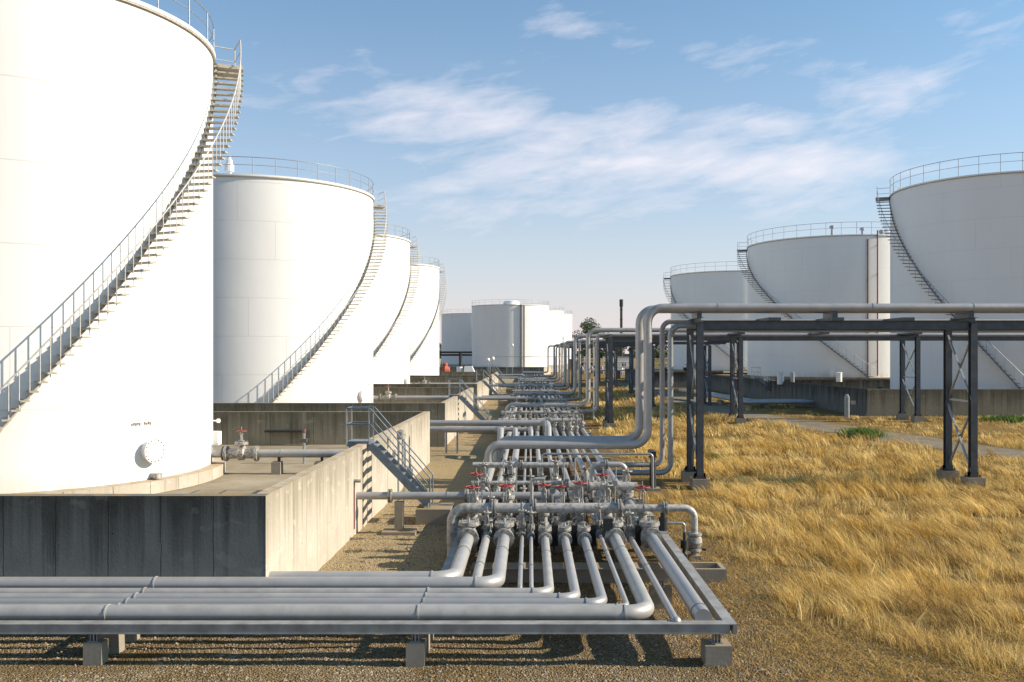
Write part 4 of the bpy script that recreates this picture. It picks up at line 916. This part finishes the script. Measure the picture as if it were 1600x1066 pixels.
t = thing('guard_rail', 'thin long guard rail in front of the distant central tank', 'railing', (-2,204,2.2)); MB().cyl((-9,204.5,4.6),(14,204.5,4.6),.06,6).build('rail', M['galv'], t)
for k in range(7): MB().cyl((-9+k*3.7,204.5,0),(-9+k*3.7,204.5,4.6),.05,5).build('post', M['galv'], t)
t = thing('smoke_stack', 'slim black chimney standing above the horizon right of centre', 'chimney', (30.6,300,0)); MB().lathe((30.6,300,0),(0,0,1),[(0,.5),(21,.42),(21,.62),(23.4,.62),(23.4,.3)],12).build('stack', M['dark'], t)
for k in range(6): MB().torus((30.6,300,3+k*3.4),(0,0,1),.5,.08,12,5).build('band', M['dark'], t)
def shed(x, y, w, d, h, m, label):
    t = thing('shed', label, 'shed', (x,y,0), 'low sheds on the horizon')
    MB().box((x,y,-.1),(x+w,y+d,h)).build('wall', M[m], t)
    b = MB().prism([(x-.3,y-.3),(x+w+.3,y-.3),(x+w+.3,y+d+.3),(x-.3,y+d+.3)], h+.003, h+.25); b.build('roof', M['galv'], t)
    for k in range(int(w//2.5)): MB().box((x+.8+k*2.5,y-.04,h*.35),(x+1.9+k*2.5,y-.005,h*.7)).build('window', M['dark'], t)
shed(22,246,6,6,4.2,'white','white shed seen between the climbing pipes'); shed(30.5,252,9,6,3.6,'yellow','yellow shed between the climbing pipes'); shed(41,262,9,7,4.0,'white','pale shed right of the yellow one'); shed(12,270,8,6,3.4,'conc_post','grey shed left of the white one')
# far process frames
for k, (x, y, w) in enumerate([(18,196,9),(28.5,190,8),(12,214,7),(38,200,8)]):
    t = thing('process_frame', f'{ORD[k]} pale open steel pipe frame in the distance, from near the centre', 'steel frame', (x,y,0), 'open steel frames in the distance')
    n = 6
    for j in range(n+1):
        for yy in (y, y+4): MB().cyl((x+w*j/n,yy,0),(x+w*j/n,yy,3.6+.5*((j*3+k)%3)),.09,5).build('post', M['rail'], t)
    for z in (1.3,2.3,3.4): MB().cyl((x-.4,y-.1,z),(x+w+.4,y-.1,z),.12,6).build('beam', M['rail'], t)
    for j in range(n): MB().lathe((x+w*(j+.5)/n,y+1,0),(0,0,1),[(0,.3),(1.7,.35),(2.1,.2),(2.4,.01)],8).build('vessel', M['white' if j%2 else 'frame'], t)
t = thing('loading_dock', 'long dark low platform in the distance right of the rack', 'platform', (14,170,0))
MB().box((12,170,2.0),(32,176,2.25)).build('deck', M['frame'], t); 
for x in (13,17,21,25,29,31.5): MB().box((x-.2,170.2,-.1),(x+.2,175,1.998)).build('pier', M['conc_dark'], t)
for z in (2.9,3.4): MB().cyl((12,170.2,z),(32,170.2,z),.05,5).build('rail', M['rail'], t)

def tree(x, y, h, w, label, n=900, group='trees along the horizon', leaf=.5, lobes=7, trunk=.3):
    t = thing('tree', label, 'tree', (x,y,0), group)
    r = np.random.default_rng(int(x*10)+int(y)); b = MB()
    b.tube([(x,y,-.2),(x+.1,y,h*.35),(x-.1,y,h*.72)], [trunk*1.3, trunk, trunk*.4], 7)
    cs = []
    for k in range(lobes):
        a = r.uniform(0,6.28); q = r.uniform(.1,.75)*w/2; z = h*(trunkless(lobes)+r.uniform(0,.42)); c = (x+q*math.cos(a), y+q*math.sin(a), z, w*r.uniform(.16,.3)); cs.append(c)
        b.tube([(x,y,h*.38),(c[0],c[1],c[2])],[trunk*.5,.05],5)
    b.build('trunk', M['bark'], t)
    V = []; Fc = []
    for k in range(n):
        c = cs[r.integers(len(cs))]; d = r.normal(size=3); d /= np.linalg.norm(d); p = np.array(c[:3])+d*c[3]*r.uniform(.5,1.08)*np.array([1,1,.8])
        u = r.normal(size=3); u /= np.linalg.norm(u); v = np.cross(u, r.normal(size=3)); v /= np.linalg.norm(v); s = leaf*r.uniform(.5,1.1)
        i = len(V); V += [tuple(p-u*s*.5), tuple(p+v*s*.35), tuple(p+u*s*.5), tuple(p-v*s*.35)]; Fc.append((i,i+1,i+2,i+3))
    me = bpy.data.meshes.new('crown'); me.from_pydata([(a[0]-x,a[1]-y,a[2]) for a in V], [], Fc); me.materials.append(M['leaf']); o = bpy.data.objects.new('crown', me); COL.objects.link(o); o.parent = t
def trunkless(l): return .5
tree(16.9,262,16.2,7.6,'round-crowned green tree rising above the pipes right of centre', 2200, leaf=.55, lobes=9)
tree(23.3,266,13.2,5.5,'thinner wind-swept tree just right of the round-crowned one', 900, leaf=.5, lobes=8)
for k in range(15):
    tree(20+k*4.8+(k%3)*.8, 318+(k*37)%23, 8.2+((k*5)%4)*.7, 7.5, f'{ORD[k] if k < 14 else "fifteenth"} dark tree from the left in the row on the horizon', 700, leaf=.8, lobes=8)
tree(-31.5,320,9.5,4,'small green tree at the foot of the distant tanks on the left', 500)
hb = MB()
for k in range(60):
    a0 = -1500+k*50; 
hl = [( -1600+i*40, 6+3.5*math.sin(i*.37)+2*math.sin(i*1.3)) for i in range(101)]
V = []; Fc = []
for i, (x, h) in enumerate(hl): V += [(x,900,-1),(x,900,h),(x,960,h*1.1),(x,1000,-1)]
for i in range(len(hl)-1):
    a = i*4
    for j in range(3): Fc.append((a+j,a+4+j,a+5+j,a+1+j))
me = bpy.data.meshes.new('far_woodland'); me.from_pydata(V,[],Fc); me.materials.append(M['leaf']); o = bpy.data.objects.new('far_woodland', me); COL.objects.link(o); tag(o,'dark strip of far woodland along the horizon','woodland',kind='stuff')

# ---------------------------------------------------------------- grass, weeds, stones
def blades(name, X, Y, H, Wd, lean, colr, label, cat='grass', m='grass'):
    n = len(X); Z = gz(X, Y)
    ang = rng.uniform(0, 2*np.pi, n); wx, wy = np.cos(ang)*Wd*.5, np.sin(ang)*Wd*.5
    lx, ly = lean
    V = np.empty((n,7,3))
    for j, (t, wf) in enumerate(((0,1),(.4,.9),(.75,.6))):
        bx = X+lx*H*t*t; by = Y+ly*H*t*t; bz = Z+H*t*(1-.12*t)
        V[:,2*j] = np.stack([bx-wx*wf, by-wy*wf, bz], -1); V[:,2*j+1] = np.stack([bx+wx*wf, by+wy*wf, bz], -1)
    V[:,6] = np.stack([X+lx*H, Y+ly*H, Z+H*.86], -1)
    me = bpy.data.meshes.new(name)
    me.vertices.add(n*7); me.vertices.foreach_set('co', V.ravel())
    i0 = np.arange(n)[:, None]*7
    quads = np.concatenate([i0+np.array([0,1,3,2]), i0+np.array([2,3,5,4])], 1).reshape(-1,4); tris = i0+np.array([4,5,6])
    li = np.concatenate([quads.ravel(), tris.ravel()]); nl = len(li)
    me.loops.add(nl); me.loops.foreach_set('vertex_index', li.astype(np.int32))
    nq = len(quads); me.polygons.add(nq+n)
    ls = np.concatenate([np.arange(nq)*4, nq*4+np.arange(n)*3]); me.polygons.foreach_set('loop_start', ls.astype(np.int32))
    me.update(calc_edges=True)
    ca = me.color_attributes.new('tint', 'FLOAT_COLOR', 'POINT')
    c = np.ones((n,7,4)); c[:,:,:3] = colr[:,None,:]
    ca.data.foreach_set('color', c.ravel().astype(np.float32))
    me.materials.append(M[m]); o = bpy.data.objects.new(name, me); COL.objects.link(o); tag(o, label, cat, kind='stuff'); return o
def vn(x, y, s):   # value-like smooth noise 0..1
    x = x/s; y = y/s
    return .5+.25*(np.sin(x*1.7+2*np.sin(y*.8+1))+np.sin(y*1.9+1.6*np.sin(x*.9+3)))*(.8+.2*np.sin(x*.31+y*.27))
def road_dist(X, Y):
    d = np.full(len(X), 1e9)
    for p in RP[::1]: d = np.minimum(d, np.hypot(X-p[0], Y-p[1]))
    return d
def left_edge(Y): return np.where(Y < 19, 5.6+(19-Y)*.45, np.where(Y < 26, 5.4, 5.2+0*Y)) + .8*np.sin(Y*.9)*.5 + np.where(Y>32, -.3, 0)
def grass_field():
    parts = []
    for (y0, y1, dens, per, wd, hh, sp) in ((13.5,20,26,30,.0075,.56,.13),(20,27,18,28,.010,.58,.14),(27,38,10,27,.015,.60,.17),(38,52,5.5,24,.022,.60,.22),(52,69,3.2,22,.032,.52,.3),(69,128,1.0,17,.06,.45,.45)):
        xr = min(46, y1*.62+3); n = int((xr-3)*(y1-y0)*dens)
        X = rng.uniform(3.2, xr, n); Y = rng.uniform(y0, y1, n)
        e = X-left_edge(Y)+1.6*(vn(X*1.7, Y*1.7, 1.3)-.5)+rng.normal(0,.35,n)
        keep = rng.uniform(0,1,n) < np.clip(e*1.2+.2, 0.04*(X>4.2), 1)
        keep &= road_dist(X, Y) > 2.0+.6*vn(X,Y,1.1)
        keep &= ~((np.abs(Y-36.8) < 1.9)&(X < 7.4)) & ~((Y > 69.4)&(X > 24))
        keep &= rng.uniform(0,1,n) < np.clip(2.0*vn(X+9, Y*1.5, .75)-.15, .10, 1)*np.clip(2.4*vn(X*1.1+40, Y*1.6+7, 2.1)-.25, .22, 1)
        keep &= ~((Y > 56)&(X > 19)&(rng.uniform(0,1,n) < .5))
        X, Y, e = X[keep], Y[keep], e[keep]; n = len(X)
        h = hh*(.5+.7*vn(X+3, Y+5, 2.3))*np.clip(rng.lognormal(-.15,.32,n),.35,1.7)*np.clip(.45+e*.5, .3, 1)
        h = np.where((Y > 56)&(X > 18), h*.55, h)
        la = 2.7+1.3*(vn(X, Y, 2.6)-.5)*2+rng.normal(0,.7,n); lm = .25+.7*vn(X+20, Y, 3.1)+rng.uniform(-.15,.5,n)
        f = np.clip(rng.normal(.5,.33,n)+.6*(vn(X+7, Y+2, 2.2)-.5), 0, 1); br = rng.uniform(0,1,n) < .14+.45*(vn(X+31, Y*1.2, 1.4) < .32)
        k = (per*rng.uniform(.5,1.4,n)).astype(int); I = np.repeat(np.arange(n), k); m = len(I)
        sp_ = sp*rng.uniform(.5,1.3,n); ox = rng.normal(0,1,m)*sp_[I]; oy = rng.normal(0,1,m)*sp_[I]
        r = np.hypot(ox, oy)/sp; bh = h[I]*rng.uniform(.55,1.15,m)*np.clip(1.1-.15*r, .5, 1.1)
        lx = np.cos(la[I])*lm[I]+ox/sp*.16+rng.normal(0,.16,m); ly = np.sin(la[I])*lm[I]*.6+oy/sp*.16+rng.normal(0,.14,m)
        base = np.array([.56,.345,.075]); pale = np.array([.90,.69,.29]); brown = np.array([.20,.115,.04])
        c = base*(1-f[I,None])+pale*f[I,None]; c[br[I]] = c[br[I]]*.3+brown*.7; c = c*rng.uniform(.75,1.12,m)[:,None]
        dk = rng.uniform(0,1,m) < .07; c[dk] *= .45
        parts.append((X[I]+ox, Y[I]+oy, bh, wd*rng.uniform(.6,1.3,m), lx, ly, c))
    X, Y, h, w, lx, ly, c = [np.concatenate(a) for a in zip(*parts)]
    blades('dry_grass', X, Y, h, w, (lx, ly), c, 'tall golden dry grass covering the ground right of the rack')
    print('grass blades', len(X))
    # flat broken straw and short stubble near the rack
    n = 75000; X = rng.uniform(2.2, 9.5, n); Y = rng.uniform(13.6, 34, n)
    k = rng.uniform(0,1,n) < np.clip((X-2.4)*.4, 0, .9)*(.25+vn(X, Y, .7)*.75); X, Y = X[k], Y[k]; n = len(X); a = rng.uniform(0,6.28,n)
    c = np.array([.52,.35,.12])[None]*rng.uniform(.3,1.3,n)[:,None]
    blades('straw_litter', X, Y, rng.uniform(.05,.14,n), np.full(n,.010), (np.cos(a)*1.9, np.sin(a)*1.9), c, 'short flattened straw on the bare ground beside the rack', 'straw')
grass_field()
def weeds(label, x, y, r, h, n):
    X = x+rng.normal(0,r*.5,n); Y = y+rng.normal(0,r*.4,n); a = rng.uniform(0,6.28,n)
    c = np.array([.13,.20,.045])[None]*rng.uniform(.6,1.4,n)[:,None]
    blades('green_weeds', X, Y, rng.uniform(.4,1,n)*h, np.full(n,.05), (np.cos(a)*.7, np.sin(a)*.7), c, label, 'weeds')
weeds('bright green weed clump in the golden grass below the road', 20.4, 55.2, 1.1, .75, 900)
weeds('green weeds in front of the long wall at the right edge', 34.5, 64.5, 1.6, .6, 900)
weeds('faint green weeds near the foot of the nearest bridge post', 9.5, 46, .8, .3, 250)
def stones():
    ico = np.array([(0,0,1),(1,0,0),(0,1,0),(-1,0,0),(0,-1,0),(0,0,-1)], float); fi = [(0,1,2),(0,2,3),(0,3,4),(0,4,1),(5,2,1),(5,3,2),(5,4,3),(5,1,4)]
    zones = [(-14,4.5,13.2,18,34000,.014),(-14,7,13.2,18,900,.030),(-5,6,18,30,18000,.016),(-5,6,18,30,400,.035),(3.5,7.5,13.2,26,2200,.020)]
    V = []; Fc = []; off = 0
    for (x0,x1,y0,y1,n,s) in zones:
        X = rng.uniform(x0,x1,n); Y = rng.uniform(y0,y1,n)
        if y0 >= 18: k = (X > -5.1); X, Y = X[k], Y[k]
        n = len(X); S = s*rng.lognormal(0,.4,n); q = ico[None]*(S[:,None,None]*rng.uniform(.6,1.2,(n,6,1)))*np.array([1,1,.7]); th = rng.uniform(0,6.28,n)
        c, si = np.cos(th)[:,None], np.sin(th)[:,None]
        P = np.stack([q[:,:,0]*c-q[:,:,1]*si+X[:,None], q[:,:,0]*si+q[:,:,1]*c+Y[:,None], q[:,:,2]+(.018*hn(X*3,Y*3)+.012*hn(X*9+3,Y*8)+.003)[:,None]], -1)
        V.append(P.reshape(-1,3)); Fc.append((np.array(fi)[None]+6*np.arange(n)[:,None,None]+off).reshape(-1,3)); off += 6*n
    me = bpy.data.meshes.new('gravel_stones'); me.from_pydata(np.concatenate(V).tolist(), [], np.concatenate(Fc).tolist()); me.materials.append(M['stone'])
    o = bpy.data.objects.new('gravel_stones', me); COL.objects.link(o); tag(o, 'loose tan gravel stones scattered under and beside the rack', 'gravel', kind='stuff')
stones()
# remove unused valve prototypes
for v_ in (VB, VM, VS, VD, VG_, VH_, VO):
    if v_.name not in USED and v_.name in bpy.data.objects:
        for c_ in KIDS[v_.name]: bpy.data.objects.remove(c_)
        bpy.data.objects.remove(v_)
